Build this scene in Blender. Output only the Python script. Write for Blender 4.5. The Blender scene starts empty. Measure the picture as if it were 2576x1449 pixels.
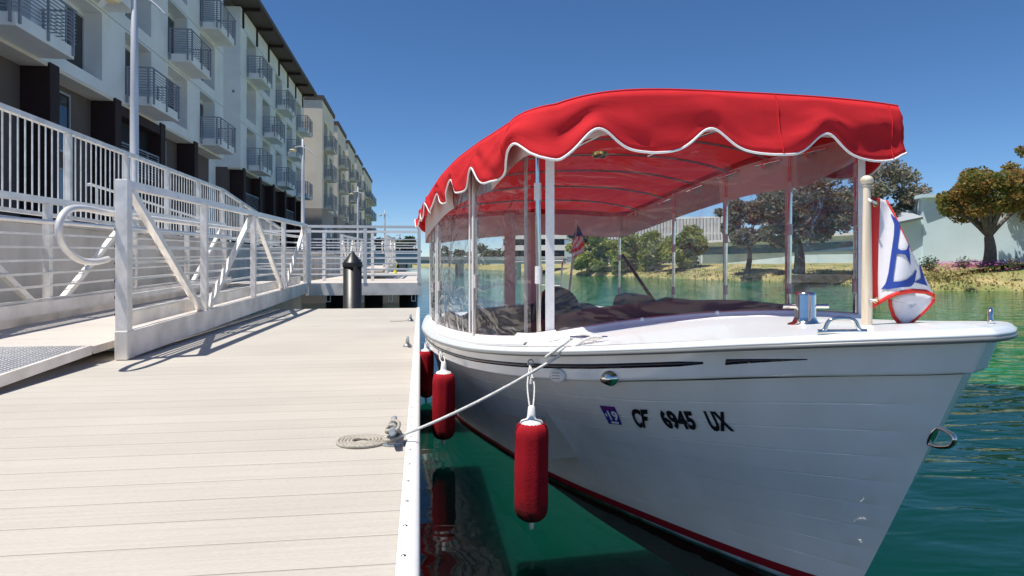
import bpy, math, random
from mathutils import Vector, Matrix, noise
import numpy as np
SC = bpy.context.scene
COL = SC.collection
R = math.radians

# ------------------------------------------------------------------ camera, world, sun
TH = math.atan(251 / 1810); S, C = math.sin(TH), math.cos(TH); H = 0.65
cam = bpy.data.cameras.new("camera"); camo = bpy.data.objects.new("camera", cam); COL.objects.link(camo)
camo.location = (0, 0, H); camo.rotation_euler = (R(90), 0, -TH)
cam.sensor_width = 36; cam.lens = 36 * 1665 / 2576
cam.shift_y = -(724.5 - 665) / 2576
cam.clip_start = 0.05; cam.clip_end = 3000
SC.camera = camo

SUN = Vector((-.372, -.14, 1.0)).normalized()
EL = math.asin(SUN.z); AZ = math.atan2(SUN.x, SUN.y)
w = bpy.data.worlds.new("World"); SC.world = w; w.use_nodes = True
nt = w.node_tree; bg = nt.nodes['Background']
sky = nt.nodes.new('ShaderNodeTexSky'); sky.sky_type = 'NISHITA'; sky.sun_disc = False
sky.sun_elevation = EL; sky.sun_rotation = AZ
sky.air_density = 0.85; sky.dust_density = 0.0; sky.ozone_density = 6.0; sky.altitude = 1500
hs = nt.nodes.new('ShaderNodeHueSaturation'); hs.inputs['Saturation'].default_value = 1.12
nt.links.new(sky.outputs[0], hs.inputs['Color']); nt.links.new(hs.outputs[0], bg.inputs[0])
bg.inputs[1].default_value = 0.09
sl = bpy.data.lights.new("sun", 'SUN'); sl.energy = 4.2; sl.angle = R(.53); sl.color = (1, .955, .88)
so = bpy.data.objects.new("sun", sl); COL.objects.link(so)
so.rotation_euler = SUN.to_track_quat('Z', 'Y').to_euler()
SC.view_settings.view_transform = 'Standard'; SC.view_settings.look = 'None'
SC.view_settings.exposure = 0.45; SC.view_settings.gamma = 1
SC.render.engine = 'CYCLES'
try:
    SC.cycles.transparent_max_bounces = 24; SC.cycles.max_bounces = 10
except Exception: pass

def ray(u, v, t):
    """world point seen at photo pixel (u,v) (2576 wide) at depth t metres"""
    a = (u - 1288) / 1665; b = (665 - v) / 1665
    return Vector((t * (S + a * C), t * (C - a * S), H + b * t))

# ------------------------------------------------------------------ helpers
ORG = {}
class MB:
    def __init__(s): s.v = []; s.f = []; s.m = []; s.sm = []
    def add(s, vs, fs, mi=0, smooth=False):
        n = len(s.v); s.v += [tuple(x) for x in vs]
        for f in fs: s.f.append(tuple(i + n for i in f)); s.m.append(mi); s.sm.append(smooth)
    def box(s, x0, y0, z0, x1, y1, z1, mi=0):
        s.add([(x0,y0,z0),(x1,y0,z0),(x1,y1,z0),(x0,y1,z0),(x0,y0,z1),(x1,y0,z1),(x1,y1,z1),(x0,y1,z1)],
              [(0,3,2,1),(4,5,6,7),(0,1,5,4),(1,2,6,5),(2,3,7,6),(3,0,4,7)], mi)
    def bar(s, a, b, wx, wy, up=(0,0,1), mi=0):
        a = Vector(a); b = Vector(b); d = (b - a).normalized(); up = Vector(up)
        if abs(d.dot(up)) > .99: up = Vector((0,1,0))
        sd = d.cross(up).normalized(); u2 = sd.cross(d).normalized()
        vs = []
        for p in (a, b):
            for i, j in ((-1,-1),(1,-1),(1,1),(-1,1)): vs.append(p + sd*i*wx/2 + u2*j*wy/2)
        s.add(vs, [(0,1,2,3),(7,6,5,4),(0,4,5,1),(1,5,6,2),(2,6,7,3),(3,7,4,0)], mi)
    def tube(s, pts, r, n=8, mi=0, cap=True, smooth=True, closed=False):
        pts = [Vector(p) for p in pts]; N = len(pts)
        rs = r if isinstance(r, (list, tuple)) else [r]*N
        tang = []
        for i in range(N):
            if closed: d = pts[(i+1)%N] - pts[i-1]
            else: d = pts[min(i+1,N-1)] - pts[max(i-1,0)]
            tang.append(d.normalized() if d.length > 1e-9 else Vector((0,0,1)))
        ref = Vector((0,0,1)) if abs(tang[0].z) < .9 else Vector((1,0,0))
        nrm = (ref - tang[0]*ref.dot(tang[0])).normalized()
        vs = []
        for i in range(N):
            nrm = (nrm - tang[i]*nrm.dot(tang[i]))
            nrm = nrm.normalized() if nrm.length > 1e-6 else tang[i].orthogonal().normalized()
            bn = tang[i].cross(nrm)
            for k in range(n):
                a = 2*math.pi*k/n
                vs.append(pts[i] + (nrm*math.cos(a) + bn*math.sin(a))*rs[i])
        fs = []
        for i in range(N if closed else N-1):
            j = (i+1) % N
            for k in range(n):
                k2 = (k+1) % n; fs.append((i*n+k, i*n+k2, j*n+k2, j*n+k))
        s.add(vs, fs, mi, smooth)
        if cap and not closed:
            s.add(vs[:n], [tuple(range(n))[::-1]], mi); s.add(vs[-n:], [tuple(range(n))], mi)
    def lathe(s, c, prof, n=24, mi=0, smooth=True, axis=None):
        c = Vector(c); vs = []
        M = Matrix.Identity(3) if axis is None else Vector((0,0,1)).rotation_difference(Vector(axis).normalized()).to_matrix()
        for r, z in prof:
            for k in range(n):
                a = 2*math.pi*k/n; vs.append(c + M @ Vector((r*math.cos(a), r*math.sin(a), z)))
        fs = [(i*n+k, i*n+(k+1)%n, (i+1)*n+(k+1)%n, (i+1)*n+k) for i in range(len(prof)-1) for k in range(n)]
        s.add(vs, fs, mi, smooth)
        if prof[0][0] > 1e-4: s.add(vs[:n], [tuple(range(n))[::-1]], mi)
        if prof[-1][0] > 1e-4: s.add(vs[-n:], [tuple(range(n))], mi)
    def grid(s, rows, mi=0, smooth=True, flip=False):
        n = len(rows[0]); vs = [p for r in rows for p in r]
        fs = []
        for i in range(len(rows)-1):
            for j in range(n-1):
                q = (i*n+j, i*n+j+1, (i+1)*n+j+1, (i+1)*n+j)
                fs.append(q[::-1] if flip else q)
        s.add(vs, fs, mi, smooth)
    def build(s, name, mats, parent=None, loc=None, solid=0, sub=0, bevel=0, merge=False):
        me = bpy.data.meshes.new(name)
        if parent is not None: o0 = ORG[parent]
        else: o0 = Vector(loc) if loc is not None else Vector((0,0,0))
        me.from_pydata([(x-o0.x, y-o0.y, z-o0.z) for x, y, z in s.v], [], s.f)
        if not isinstance(mats, (list, tuple)): mats = [mats]
        for m in mats: me.materials.append(m)
        me.polygons.foreach_set('material_index', s.m)
        me.polygons.foreach_set('use_smooth', s.sm)
        me.update()
        o = bpy.data.objects.new(name, me); COL.objects.link(o)
        if parent is not None: o.parent = parent
        else: o.location = o0
        ORG[o] = o0
        if merge:
            import bmesh
            bm = bmesh.new(); bm.from_mesh(me); bmesh.ops.remove_doubles(bm, verts=bm.verts, dist=1e-5)
            bm.to_mesh(me); bm.free()
        if bevel:
            b = o.modifiers.new('b', 'BEVEL'); b.width = bevel; b.segments = 2; b.limit_method = 'ANGLE'
        if sub:
            b = o.modifiers.new('s', 'SUBSURF'); b.levels = b.render_levels = sub
        if solid:
            b = o.modifiers.new('t', 'SOLIDIFY'); b.thickness = solid; b.offset = 0
        return o
def tag(o, label=None, cat=None, group=None, kind=None):
    if label: o['label'] = label
    if cat: o['category'] = cat
    if group: o['group'] = group
    if kind: o['kind'] = kind
    return o
def empty(name, loc, label=None, cat=None, group=None):
    o = bpy.data.objects.new(name, None); COL.objects.link(o); o.location = loc; o.empty_display_size = .1
    ORG[o] = Vector(loc); return tag(o, label, cat, group)
def copy_tree(o, parent=None):
    c = o.copy(); COL.objects.link(c)
    if parent is not None: c.parent = parent
    ORG[c] = ORG[o]
    for ch in list(o.children): copy_tree(ch, c)
    return c

def mat(name, col=(.5,.5,.5), rough=.6, metal=0, var=0, vscale=5, bump=0, bscale=40, spec=.5, coat=0, col2=None, trans=0, detail=4, stretch=None, emis=None, rvar=0):
    m = bpy.data.materials.new(name); m.use_nodes = True; t = m.node_tree; L = t.links
    b = t.nodes['Principled BSDF']
    b.inputs['Base Color'].default_value = (*col, 1); b.inputs['Roughness'].default_value = rough
    b.inputs['Metallic'].default_value = metal; b.inputs['Specular IOR Level'].default_value = spec
    b.inputs['Coat Weight'].default_value = coat
    tc = t.nodes.new('ShaderNodeTexCoord'); mp = t.nodes.new('ShaderNodeMapping')
    if stretch: mp.inputs['Scale'].default_value = stretch
    L.new(tc.outputs['Object'], mp.inputs[0])
    if var or col2:
        n = t.nodes.new('ShaderNodeTexNoise'); n.inputs['Scale'].default_value = vscale; n.inputs['Detail'].default_value = detail
        L.new(mp.outputs[0], n.inputs[0])
        r = t.nodes.new('ShaderNodeValToRGB'); r.color_ramp.elements[0].position = .35; r.color_ramp.elements[1].position = .65
        c2 = col2 or tuple(min(1, c*(1+var)) for c in col)
        c1 = col if col2 else tuple(c*(1-var) for c in col)
        r.color_ramp.elements[0].color = (*c1, 1); r.color_ramp.elements[1].color = (*c2, 1)
        L.new(n.outputs[0], r.inputs[0]); L.new(r.outputs[0], b.inputs['Base Color'])
        if rvar:
            mr = t.nodes.new('ShaderNodeMapRange'); mr.inputs[3].default_value = max(0, rough-rvar); mr.inputs[4].default_value = rough+rvar
            L.new(n.outputs[0], mr.inputs[0]); L.new(mr.outputs[0], b.inputs['Roughness'])
    if bump:
        n2 = t.nodes.new('ShaderNodeTexNoise'); n2.inputs['Scale'].default_value = bscale; n2.inputs['Detail'].default_value = 5
        L.new(mp.outputs[0], n2.inputs[0])
        bp = t.nodes.new('ShaderNodeBump'); bp.inputs['Strength'].default_value = bump; bp.inputs['Distance'].default_value = .01
        L.new(n2.outputs[0], bp.inputs['Height']); L.new(bp.outputs[0], b.inputs['Normal'])
    if trans:
        tr = t.nodes.new('ShaderNodeBsdfTranslucent'); tr.inputs[0].default_value = (*col, 1)
        if var or col2: L.new(r.outputs[0], tr.inputs[0])
        mx = t.nodes.new('ShaderNodeMixShader'); mx.inputs[0].default_value = trans
        L.new(b.outputs[0], mx.inputs[1]); L.new(tr.outputs[0], mx.inputs[2])
        L.new(mx.outputs[0], t.nodes['Material Output'].inputs[0])
    return m

M = {}
M['stucco'] = mat('stucco', (.86,.85,.84), .9, var=.05, vscale=.8, bump=.25, bscale=30, spec=.2)
M['stucco_beige'] = mat('stucco_beige', (.80,.72,.62), .9, var=.06, vscale=.5, bump=.2, bscale=20, spec=.2)
M['taupe'] = mat('taupe_wall', (.155,.12,.11), .85, var=.06, vscale=1, spec=.2)
M['taupe2'] = mat('taupe_base', (.40,.35,.31), .85, var=.06, vscale=1, spec=.2)
M['brown'] = mat('dark_brown_panel', (.030,.013,.013), .8, var=.15, vscale=3)
M['roofbrown'] = mat('roof_brown', (.10,.075,.065), .7, var=.1, vscale=2)
M['greymetal'] = mat('painted_grey_metal', (.27,.28,.33), .45, var=.08, vscale=6)
M['frame'] = mat('window_frame', (.38,.39,.43), .4)
M['glass'] = mat('dark_glass', (.012,.014,.018), .05, spec=.8)
M['curtain'] = mat('curtained_glass', (.20,.22,.25), .12, spec=.8, var=.25, vscale=6, stretch=(1,4,.3))
M['glassblue'] = mat('blue_glass', (.10,.20,.30), .08, spec=.8, var=.3, vscale=.3)
M['galv'] = mat('galvanised_steel', (.72,.72,.70), .45, metal=.25, var=.14, vscale=7, bump=.05, bscale=60, rvar=.1)
M['alu'] = mat('mill_aluminium', (.86,.83,.79), .36, metal=.3, var=.09, vscale=5, bump=.04, bscale=50, rvar=.12, stretch=(3,1,3))
M['aluflat'] = mat('brushed_aluminium', (.84,.79,.73), .42, metal=.2, var=.16, vscale=4, bump=.05, bscale=40, rvar=.12)
M['concrete'] = mat('concrete', (.60,.57,.53), .9, var=.18, vscale=1.6, bump=.5, bscale=12, detail=8, stretch=(1,1,.35))
M['pole'] = mat('lamp_pole_paint', (.62,.64,.70), .4, metal=.2)
M['lens'] = mat('lamp_lens', (.85,.75,.45), .3)
M['black'] = mat('black_plastic', (.018,.018,.02), .38, var=.2, vscale=6, bump=.1, bscale=30)
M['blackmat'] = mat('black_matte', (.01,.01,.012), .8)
M['chrome'] = mat('polished_stainless', (.84,.79,.73), .14, metal=1, var=.05, vscale=20)
M['steel'] = mat('dull_steel', (.5,.5,.5), .3, metal=1, var=.1, vscale=20)
M['castgrey'] = mat('cast_galvanised', (.36,.40,.42), .5, metal=.4, var=.15, vscale=60, bump=.3, bscale=90)
M['gel'] = mat('white_gelcoat', (.79,.81,.80), .12, col2=(.86,.88,.89), vscale=2.2, stretch=(3,3,.5), detail=6, coat=.4, bump=.012, bscale=6)
M['gelupper'] = mat('white_gelcoat_deck', (.84,.85,.85), .3, coat=.3)
M['rubrail'] = mat('rub_rail_vinyl', (.70,.74,.76), .3, coat=.2)
M['shade_louvre_grey'] = mat('rub_rail_dark', (.20,.21,.21), .35)  # dark grey for the rub rail's painted shadow, and for the vent louvres
M['boot'] = mat('boot_stripe_red', (.30,.012,.02), .3, coat=.3)
M['antifoul'] = mat('antifouling', (.02,.03,.05), .7)
M['scum'] = mat('waterline_scum', (.34,.33,.24), .6, col2=(.70,.71,.68), vscale=9, stretch=(1,1,.5))
M['navystripe'] = mat('navy_tape', (.006,.008,.022), .25)
M['canvas'] = mat('red_canvas', (.68,.028,.036), .85, var=.06, vscale=8, bump=.12, bscale=220, trans=.16, spec=.15)
M['canvas_in'] = mat('red_canvas_lining', (.50,.015,.03), .85, trans=.3, spec=.1)
M['piping'] = mat('white_piping', (.82,.82,.82), .6, bump=.3, bscale=200)
M['webbing'] = mat('white_vinyl_webbing', (.80,.79,.78), .55, bump=.25, bscale=150, var=.04, vscale=30)
M['pinkband'] = mat('offwhite_band', (.74,.68,.66), .7)
M['skirt'] = mat('white_vinyl_skirt', (.80,.79,.80), .45, bump=.1, bscale=15, var=.03, vscale=6)
M['navy'] = mat('navy_cushion', (.012,.015,.03), .45, bump=.1, bscale=60)
M['dash'] = mat('charcoal_cover', (.07,.07,.075), .75, bump=.1, bscale=20, var=.1, vscale=4)
M['tan'] = mat('tan_vinyl', (.46,.40,.35), .5, var=.05, vscale=5)
M['wood'] = mat('pale_wood', (.64,.52,.38), .5, var=.12, vscale=14, stretch=(5,5,.35), col2=(.80,.70,.55))
M['flagwhite'] = mat('white_nylon', (.86,.86,.89), .6, trans=.3, bump=.15, bscale=12)
M['flagred'] = mat('red_nylon', (.85,.05,.04), .6, trans=.3)
M['flagblue'] = mat('blue_nylon', (.02,.06,.33), .6, trans=.1)
M['brass'] = mat('brass', (.65,.5,.2), .25, metal=1)
M['rope'] = mat('nylon_rope', (.44,.40,.34), .85, var=.12, vscale=120, bump=.6, bscale=180)
M['ropewhite'] = mat('white_line', (.68,.67,.64), .8, var=.08, vscale=120, bump=.5, bscale=180)
M['whiteplastic'] = mat('white_plastic', (.78,.78,.77), .4)
M['bumperwhite'] = mat('dock_edge_vinyl', (.78,.80,.81), .35, var=.03, vscale=20)
M['text'] = mat('black_lettering', (.006,.009,.015), .4)
M['decalblue'] = mat('blue_decal', (.015,.025,.30), .35)
M['decalwhite'] = mat('white_decal', (.8,.8,.85), .4)
M['decalred'] = mat('red_decal', (.6,.03,.05), .4)
M['bark'] = mat('bark', (.12,.10,.085), .95, var=.3, vscale=8, bump=.8, bscale=15)
M['asphalt'] = mat('paving', (.62,.59,.54), .9, var=.08, vscale=.6)
M['bluewall'] = mat('pale_blue_render', (.62,.76,.80), .9, var=.04, vscale=.5, bump=.5, bscale=3)
M['rooftile'] = mat('roof_tile', (.33,.36,.40), .8)
M['whitepaint'] = mat('white_paint', (.74,.75,.76), .5, var=.03)
M['concrete_far'] = mat('bridge_concrete', (.50,.50,.49), .9, var=.05, vscale=.3)
M['bluefence'] = mat('light_blue_fence', (.36,.44,.50), .7)

def leafmat(name, c1, c2, c3, vs=1.2, tr=.35):
    m = bpy.data.materials.new(name); m.use_nodes = True; t = m.node_tree; L = t.links
    b = t.nodes['Principled BSDF']; b.inputs['Roughness'].default_value = .5; b.inputs['Specular IOR Level'].default_value = .35
    g = t.nodes.new('ShaderNodeNewGeometry'); tc = t.nodes.new('ShaderNodeTexCoord')
    n = t.nodes.new('ShaderNodeTexNoise'); n.inputs['Scale'].default_value = vs; n.inputs['Detail'].default_value = 3
    L.new(tc.outputs['Object'], n.inputs[0])
    ad = t.nodes.new('ShaderNodeMath'); ad.operation = 'MULTIPLY_ADD'; ad.inputs[1].default_value = .45
    L.new(g.outputs['Random Per Island'], ad.inputs[0]); L.new(n.outputs[0], ad.inputs[2])
    r = t.nodes.new('ShaderNodeValToRGB'); e = r.color_ramp.elements
    e[0].position = .45; e[0].color = (*c1, 1); e[1].position = .95; e[1].color = (*c3, 1)
    k = e.new(.68); k.color = (*c2, 1)
    L.new(ad.outputs[0], r.inputs[0]); L.new(r.outputs[0], b.inputs['Base Color'])
    tr_ = t.nodes.new('ShaderNodeBsdfTranslucent'); L.new(r.outputs[0], tr_.inputs[0])
    mx = t.nodes.new('ShaderNodeMixShader'); mx.inputs[0].default_value = tr
    L.new(b.outputs[0], mx.inputs[1]); L.new(tr_.outputs[0], mx.inputs[2]); L.new(mx.outputs[0], t.nodes['Material Output'].inputs[0])
    return m
M['leaf_bronze'] = leafmat('bronze_leaves', (.10,.14,.03), (.24,.22,.06), (.46,.24,.08), tr=.5)
M['leaf_grey'] = leafmat('grey_green_leaves', (.09,.12,.07), (.20,.20,.14), (.34,.26,.20))
M['leaf_green'] = leafmat('willow_leaves', (.12,.17,.03), (.26,.31,.06), (.42,.42,.12), .4)
M['leaf_dark'] = leafmat('dark_leaves', (.03,.05,.02), (.06,.09,.03), (.10,.13,.05), .5)
M['grass'] = leafmat('bank_grass', (.10,.14,.03), (.26,.22,.08), (.48,.36,.16), .25)
M['flower'] = mat('pink_flowers', (.75,.14,.50), .6, trans=.3)

def m_vinyl():
    m = bpy.data.materials.new('clear_vinyl'); m.use_nodes = True; t = m.node_tree; L = t.links
    t.nodes.remove(t.nodes['Principled BSDF'])
    tr = t.nodes.new('ShaderNodeBsdfTransparent'); tr.inputs[0].default_value = (.985,.985,.99,1)
    gl = t.nodes.new('ShaderNodeBsdfGlossy'); gl.inputs['Roughness'].default_value = .03
    df = t.nodes.new('ShaderNodeBsdfDiffuse'); df.inputs[0].default_value = (.8,.8,.82,1)
    tc = t.nodes.new('ShaderNodeTexCoord'); mp = t.nodes.new('ShaderNodeMapping'); mp.inputs['Scale'].default_value = (1.2,1.2,3.2)
    n = t.nodes.new('ShaderNodeTexNoise'); n.inputs['Scale'].default_value = 2.8; n.inputs['Detail'].default_value = 2.2; n.inputs['Distortion'].default_value = 1.2
    L.new(tc.outputs['Object'], mp.inputs[0]); L.new(mp.outputs[0], n.inputs[0])
    bp = t.nodes.new('ShaderNodeBump'); bp.inputs['Strength'].default_value = .62; bp.inputs['Distance'].default_value = .06
    L.new(n.outputs[0], bp.inputs['Height']); L.new(bp.outputs[0], gl.inputs['Normal'])
    fr = t.nodes.new('ShaderNodeFresnel'); fr.inputs[0].default_value = 1.5; L.new(bp.outputs[0], fr.inputs['Normal'])
    mu = t.nodes.new('ShaderNodeMath'); mu.operation = 'MULTIPLY'; mu.inputs[1].default_value = .95; mu.use_clamp = True
    L.new(fr.outputs[0], mu.inputs[0])
    m1 = t.nodes.new('ShaderNodeMixShader'); m1.inputs[0].default_value = .018
    L.new(tr.outputs[0], m1.inputs[1]); L.new(df.outputs[0], m1.inputs[2])
    m2 = t.nodes.new('ShaderNodeMixShader'); L.new(mu.outputs[0], m2.inputs[0]); L.new(m1.outputs[0], m2.inputs[1]); L.new(gl.outputs[0], m2.inputs[2])
    L.new(m2.outputs[0], t.nodes['Material Output'].inputs[0])
    return m
M['vinyl'] = m_vinyl()

def m_water():
    m = bpy.data.materials.new('water'); m.use_nodes = True; t = m.node_tree; L = t.links
    t.nodes.remove(t.nodes['Principled BSDF'])
    g = t.nodes.new('ShaderNodeNewGeometry'); mp = t.nodes.new('ShaderNodeMapping'); mp.inputs['Scale'].default_value = (.75,1.7,1); mp.inputs['Rotation'].default_value = (0,0,.35)
    L.new(g.outputs['Position'], mp.inputs[0])
    def nz(sc, det, w_, dist=0):
        n = t.nodes.new('ShaderNodeTexNoise'); n.inputs['Scale'].default_value = sc; n.inputs['Detail'].default_value = det; n.inputs['Distortion'].default_value = dist
        L.new(mp.outputs[0], n.inputs[0]); k = t.nodes.new('ShaderNodeMath'); k.operation = 'MULTIPLY'; k.inputs[1].default_value = w_
        L.new(n.outputs[0], k.inputs[0]); return k
    a = nz(.9, 2, .055, .5); c = nz(2.8, 2, .024, .7); d = nz(10, 2, .0030)
    s1 = t.nodes.new('ShaderNodeMath'); L.new(a.outputs[0], s1.inputs[0]); L.new(c.outputs[0], s1.inputs[1])
    s2 = t.nodes.new('ShaderNodeMath'); L.new(s1.outputs[0], s2.inputs[0]); L.new(d.outputs[0], s2.inputs[1])
    sx = t.nodes.new('ShaderNodeSeparateXYZ'); L.new(g.outputs['Position'], sx.inputs[0])
    mr = t.nodes.new('ShaderNodeMapRange'); mr.inputs[1].default_value = .8; mr.inputs[2].default_value = 2.2; mr.inputs[3].default_value = .16; mr.inputs[4].default_value = .8
    L.new(sx.outputs[0], mr.inputs[0])
    bp = t.nodes.new('ShaderNodeBump'); bp.inputs['Distance'].default_value = 1.0
    L.new(mr.outputs[0], bp.inputs['Strength']); L.new(s2.outputs[0], bp.inputs['Height'])
    fr = t.nodes.new('ShaderNodeFresnel'); fr.inputs[0].default_value = 1.33; L.new(bp.outputs[0], fr.inputs['Normal'])
    tr = t.nodes.new('ShaderNodeBsdfTransparent'); tr.inputs[0].default_value = (.20,.76,.70,1)
    gl = t.nodes.new('ShaderNodeBsdfGlossy'); gl.inputs['Roughness'].default_value = .04; L.new(bp.outputs[0], gl.inputs['Normal'])
    mx = t.nodes.new('ShaderNodeMixShader'); L.new(fr.outputs[0], mx.inputs[0]); L.new(tr.outputs[0], mx.inputs[1]); L.new(gl.outputs[0], mx.inputs[2])
    L.new(mx.outputs[0], t.nodes['Material Output'].inputs[0])
    return m
M['water'] = m_water()

def m_boards(name, pitch, col, off=0.0):
    m = bpy.data.materials.new(name); m.use_nodes = True; t = m.node_tree; L = t.links
    b = t.nodes['Principled BSDF']; b.inputs['Roughness'].default_value = .62; b.inputs['Specular IOR Level'].default_value = .4
    g = t.nodes.new('ShaderNodeNewGeometry'); sx = t.nodes.new('ShaderNodeSeparateXYZ'); L.new(g.outputs['Position'], sx.inputs[0])
    def mth(op, x, y=None, cl=False):
        k = t.nodes.new('ShaderNodeMath'); k.operation = op; k.use_clamp = cl
        for i, q in enumerate((x, y)):
            if q is None: continue
            if isinstance(q, (int, float)): k.inputs[i].default_value = q
            else: L.new(q, k.inputs[i])
        return k.outputs[0]
    y = mth('ADD', sx.outputs[1], 20 + off); yy = mth('DIVIDE', y, pitch)
    fr = mth('FRACT', yy); idx = mth('FLOOR', yy)
    edge = mth('MINIMUM', fr, mth('SUBTRACT', 1, fr))
    gap = mth('LESS_THAN', edge, .008)
    soft = mth('MULTIPLY', edge, 22, True)
    wn = t.nodes.new('ShaderNodeTexWhiteNoise'); wn.noise_dimensions = '1D'; L.new(idx, wn.inputs['W'])
    # fine grooves running with the board and worn grain
    mp = t.nodes.new('ShaderNodeMapping'); mp.inputs['Scale'].default_value = (1.2,70,1); L.new(g.outputs['Position'], mp.inputs[0])
    n = t.nodes.new('ShaderNodeTexNoise'); n.inputs['Scale'].default_value = 1.0; n.inputs['Detail'].default_value = 6; n.inputs['Roughness'].default_value = .7; L.new(mp.outputs[0], n.inputs[0])
    mp2 = t.nodes.new('ShaderNodeMapping'); mp2.inputs['Scale'].default_value = (30,110,1); L.new(g.outputs['Position'], mp2.inputs[0])
    n2 = t.nodes.new('ShaderNodeTexNoise'); n2.inputs['Scale'].default_value = 2.0; n2.inputs['Detail'].default_value = 3; L.new(mp2.outputs[0], n2.inputs[0])
    n3 = t.nodes.new('ShaderNodeTexNoise'); n3.inputs['Scale'].default_value = 1.3; n3.inputs['Detail'].default_value = 5; L.new(g.outputs['Position'], n3.inputs[0])
    tot = mth('ADD', mth('ADD', mth('MULTIPLY', n.outputs[0], .45), mth('MULTIPLY', n2.outputs[0], .35)), mth('ADD', mth('MULTIPLY', wn.outputs[0], .09), mth('MULTIPLY', n3.outputs[0], .30)))
    r = t.nodes.new('ShaderNodeValToRGB'); r.color_ramp.elements[0].position = .35; r.color_ramp.elements[1].position = .72
    r.color_ramp.elements[0].color = (*[c*.80 for c in col], 1); r.color_ramp.elements[1].color = (*[min(1, c*1.14) for c in col], 1)
    L.new(tot, r.inputs[0])
    mx = t.nodes.new('ShaderNodeMix'); mx.data_type = 'RGBA'; L.new(gap, mx.inputs[0]); L.new(r.outputs[0], mx.inputs[6]); mx.inputs[7].default_value = (.17,.145,.12,1)
    L.new(mx.outputs[2], b.inputs['Base Color'])
    hh = mth('ADD', mth('MULTIPLY', soft, .8), mth('ADD', mth('MULTIPLY', n.outputs[0], .35), mth('MULTIPLY', n2.outputs[0], .25)))
    bp = t.nodes.new('ShaderNodeBump'); bp.inputs['Strength'].default_value = .6; bp.inputs['Distance'].default_value = .004
    L.new(hh, bp.inputs['Height']); L.new(bp.outputs[0], b.inputs['Normal'])
    return m
M['boards'] = m_boards('composite_boards', .157, (.49,.455,.398), .05)
M['boards_gang'] = m_boards('gangway_boards', .10, (.56,.51,.46))

def m_tread():
    m = mat('diamond_plate', (.42,.43,.46), .45, metal=.3, var=.1, vscale=8); t = m.node_tree; L = t.links
    b = t.nodes['Principled BSDF']; g = t.nodes.new('ShaderNodeNewGeometry')
    mp = t.nodes.new('ShaderNodeMapping'); mp.inputs['Rotation'].default_value = (0,0,R(45)); L.new(g.outputs['Position'], mp.inputs[0])
    ch = t.nodes.new('ShaderNodeTexBrick'); ch.inputs['Scale'].default_value = 16; ch.inputs['Mortar Size'].default_value = .035; ch.inputs['Mortar Smooth'].default_value = .3
    ch.inputs['Color1'].default_value = ch.inputs['Color2'].default_value = (1,1,1,1); ch.inputs['Mortar'].default_value = (0,0,0,1)
    L.new(mp.outputs[0], ch.inputs[0])
    bp = t.nodes.new('ShaderNodeBump'); bp.inputs['Strength'].default_value = 1; bp.inputs['Distance'].default_value = .012
    L.new(ch.outputs[0], bp.inputs['Height']); L.new(bp.outputs[0], b.inputs['Normal'])
    return m
M['tread'] = m_tread()

# ------------------------------------------------------------------ setting: water, ground
WZ = -.35
mb = MB(); mb.add([(-300,-60,WZ),(600,-60,WZ),(600,900,WZ),(-300,900,WZ)], [(0,1,2,3)])
tag(mb.build('water', M['water']), kind='structure')
M['bed'] = mat('canal_bed', (.008,.043,.032), .95)
_b = M['bed'].node_tree.nodes['Principled BSDF']; _b.inputs['Subsurface Weight'].default_value = 1; _b.inputs['Subsurface Radius'].default_value = (1,1,1); _b.inputs['Subsurface Scale'].default_value = 1.2; _b.subsurface_method = 'BURLEY'
mb = MB(); mb.add([(-300,-60,-2.5),(600,-60,-2.5),(600,900,-2.5),(-300,900,-2.5)], [(0,1,2,3)])
tag(mb.build('canal_bed', M['bed']), kind='structure')

bank = [(60,-40),(48,2),(34,14),(24,20.5),(20.5,22.3),(18.9,23.4),(19.6,27),(22,32.5),(21.5,36.5),(18.6,40.5),(17.6,47),(17,55),(14.5,60),(15,72),(14,90),(12,130),(10,220),(0,260),(-8,300),(-8,700)]
def bank_pt(s):
    i = min(int(s), len(bank)-2); f = s-i
    return Vector((bank[i][0]*(1-f)+bank[i+1][0]*f, bank[i][1]*(1-f)+bank[i+1][1]*f))
prof = [(-9,-2.55),(-1.2,-.62),(0,-.36),(.35,-.12),(1.0,.02),(2.2,.22),(3.6,.46),(5,.62),(7,.68),(20,.72),(90,.8),(900,.8)]
random.seed(4)
rows = []
for k in range(0, (len(bank)-1)*8+1):
    s = k/8; p = bank_pt(s); q0 = bank_pt(max(0, s-.7)); q1 = bank_pt(min(len(bank)-1.001, s+.7))
    d = (q1-q0).normalized(); nrm = Vector((d.y, -d.x))
    row = []
    for j, (o, z) in enumerate(prof):
        if o > 10: x = p.x + o; y = p.y
        else: x = p.x + nrm.x*o; y = p.y + nrm.y*o
        if 1 < j < 10:
            z += .10*noise.noise(Vector((x*.5, y*.5, 0))) + .05*noise.noise(Vector((x*2, y*2, 3)))
            x += .25*noise.noise(Vector((x*.9, y*.9, 7)))
        row.append((x, y, z))
    rows.append(row)
m_bank = mat('bank_soil_grass', (.17,.20,.06), .95, col2=(.42,.34,.15), vscale=.8, bump=.6, bscale=4, detail=8)
mb = MB(); mb.grid(rows, flip=True); tag(mb.build('ground', m_bank), kind='structure')
# promenade on the left
mb = MB(); mb.box(-400,-20,-.8,-4.05,500,1.07); tag(mb.build('promenade', M['asphalt']), kind='structure')
mb = MB(); mb.box(-4.05,-20,-2.6,-3.8,300,1.05)
o = empty('retaining_wall', (-3.9,0,0), 'long grey concrete retaining wall behind the gangway, carrying the picket fence', 'wall')
mb.build('wall_face', M['concrete'], o)
mb = MB(); mb.box(-4.08,-20,1.052,-3.77,300,1.10); mb.build('coping', M['concrete'], o)

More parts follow.
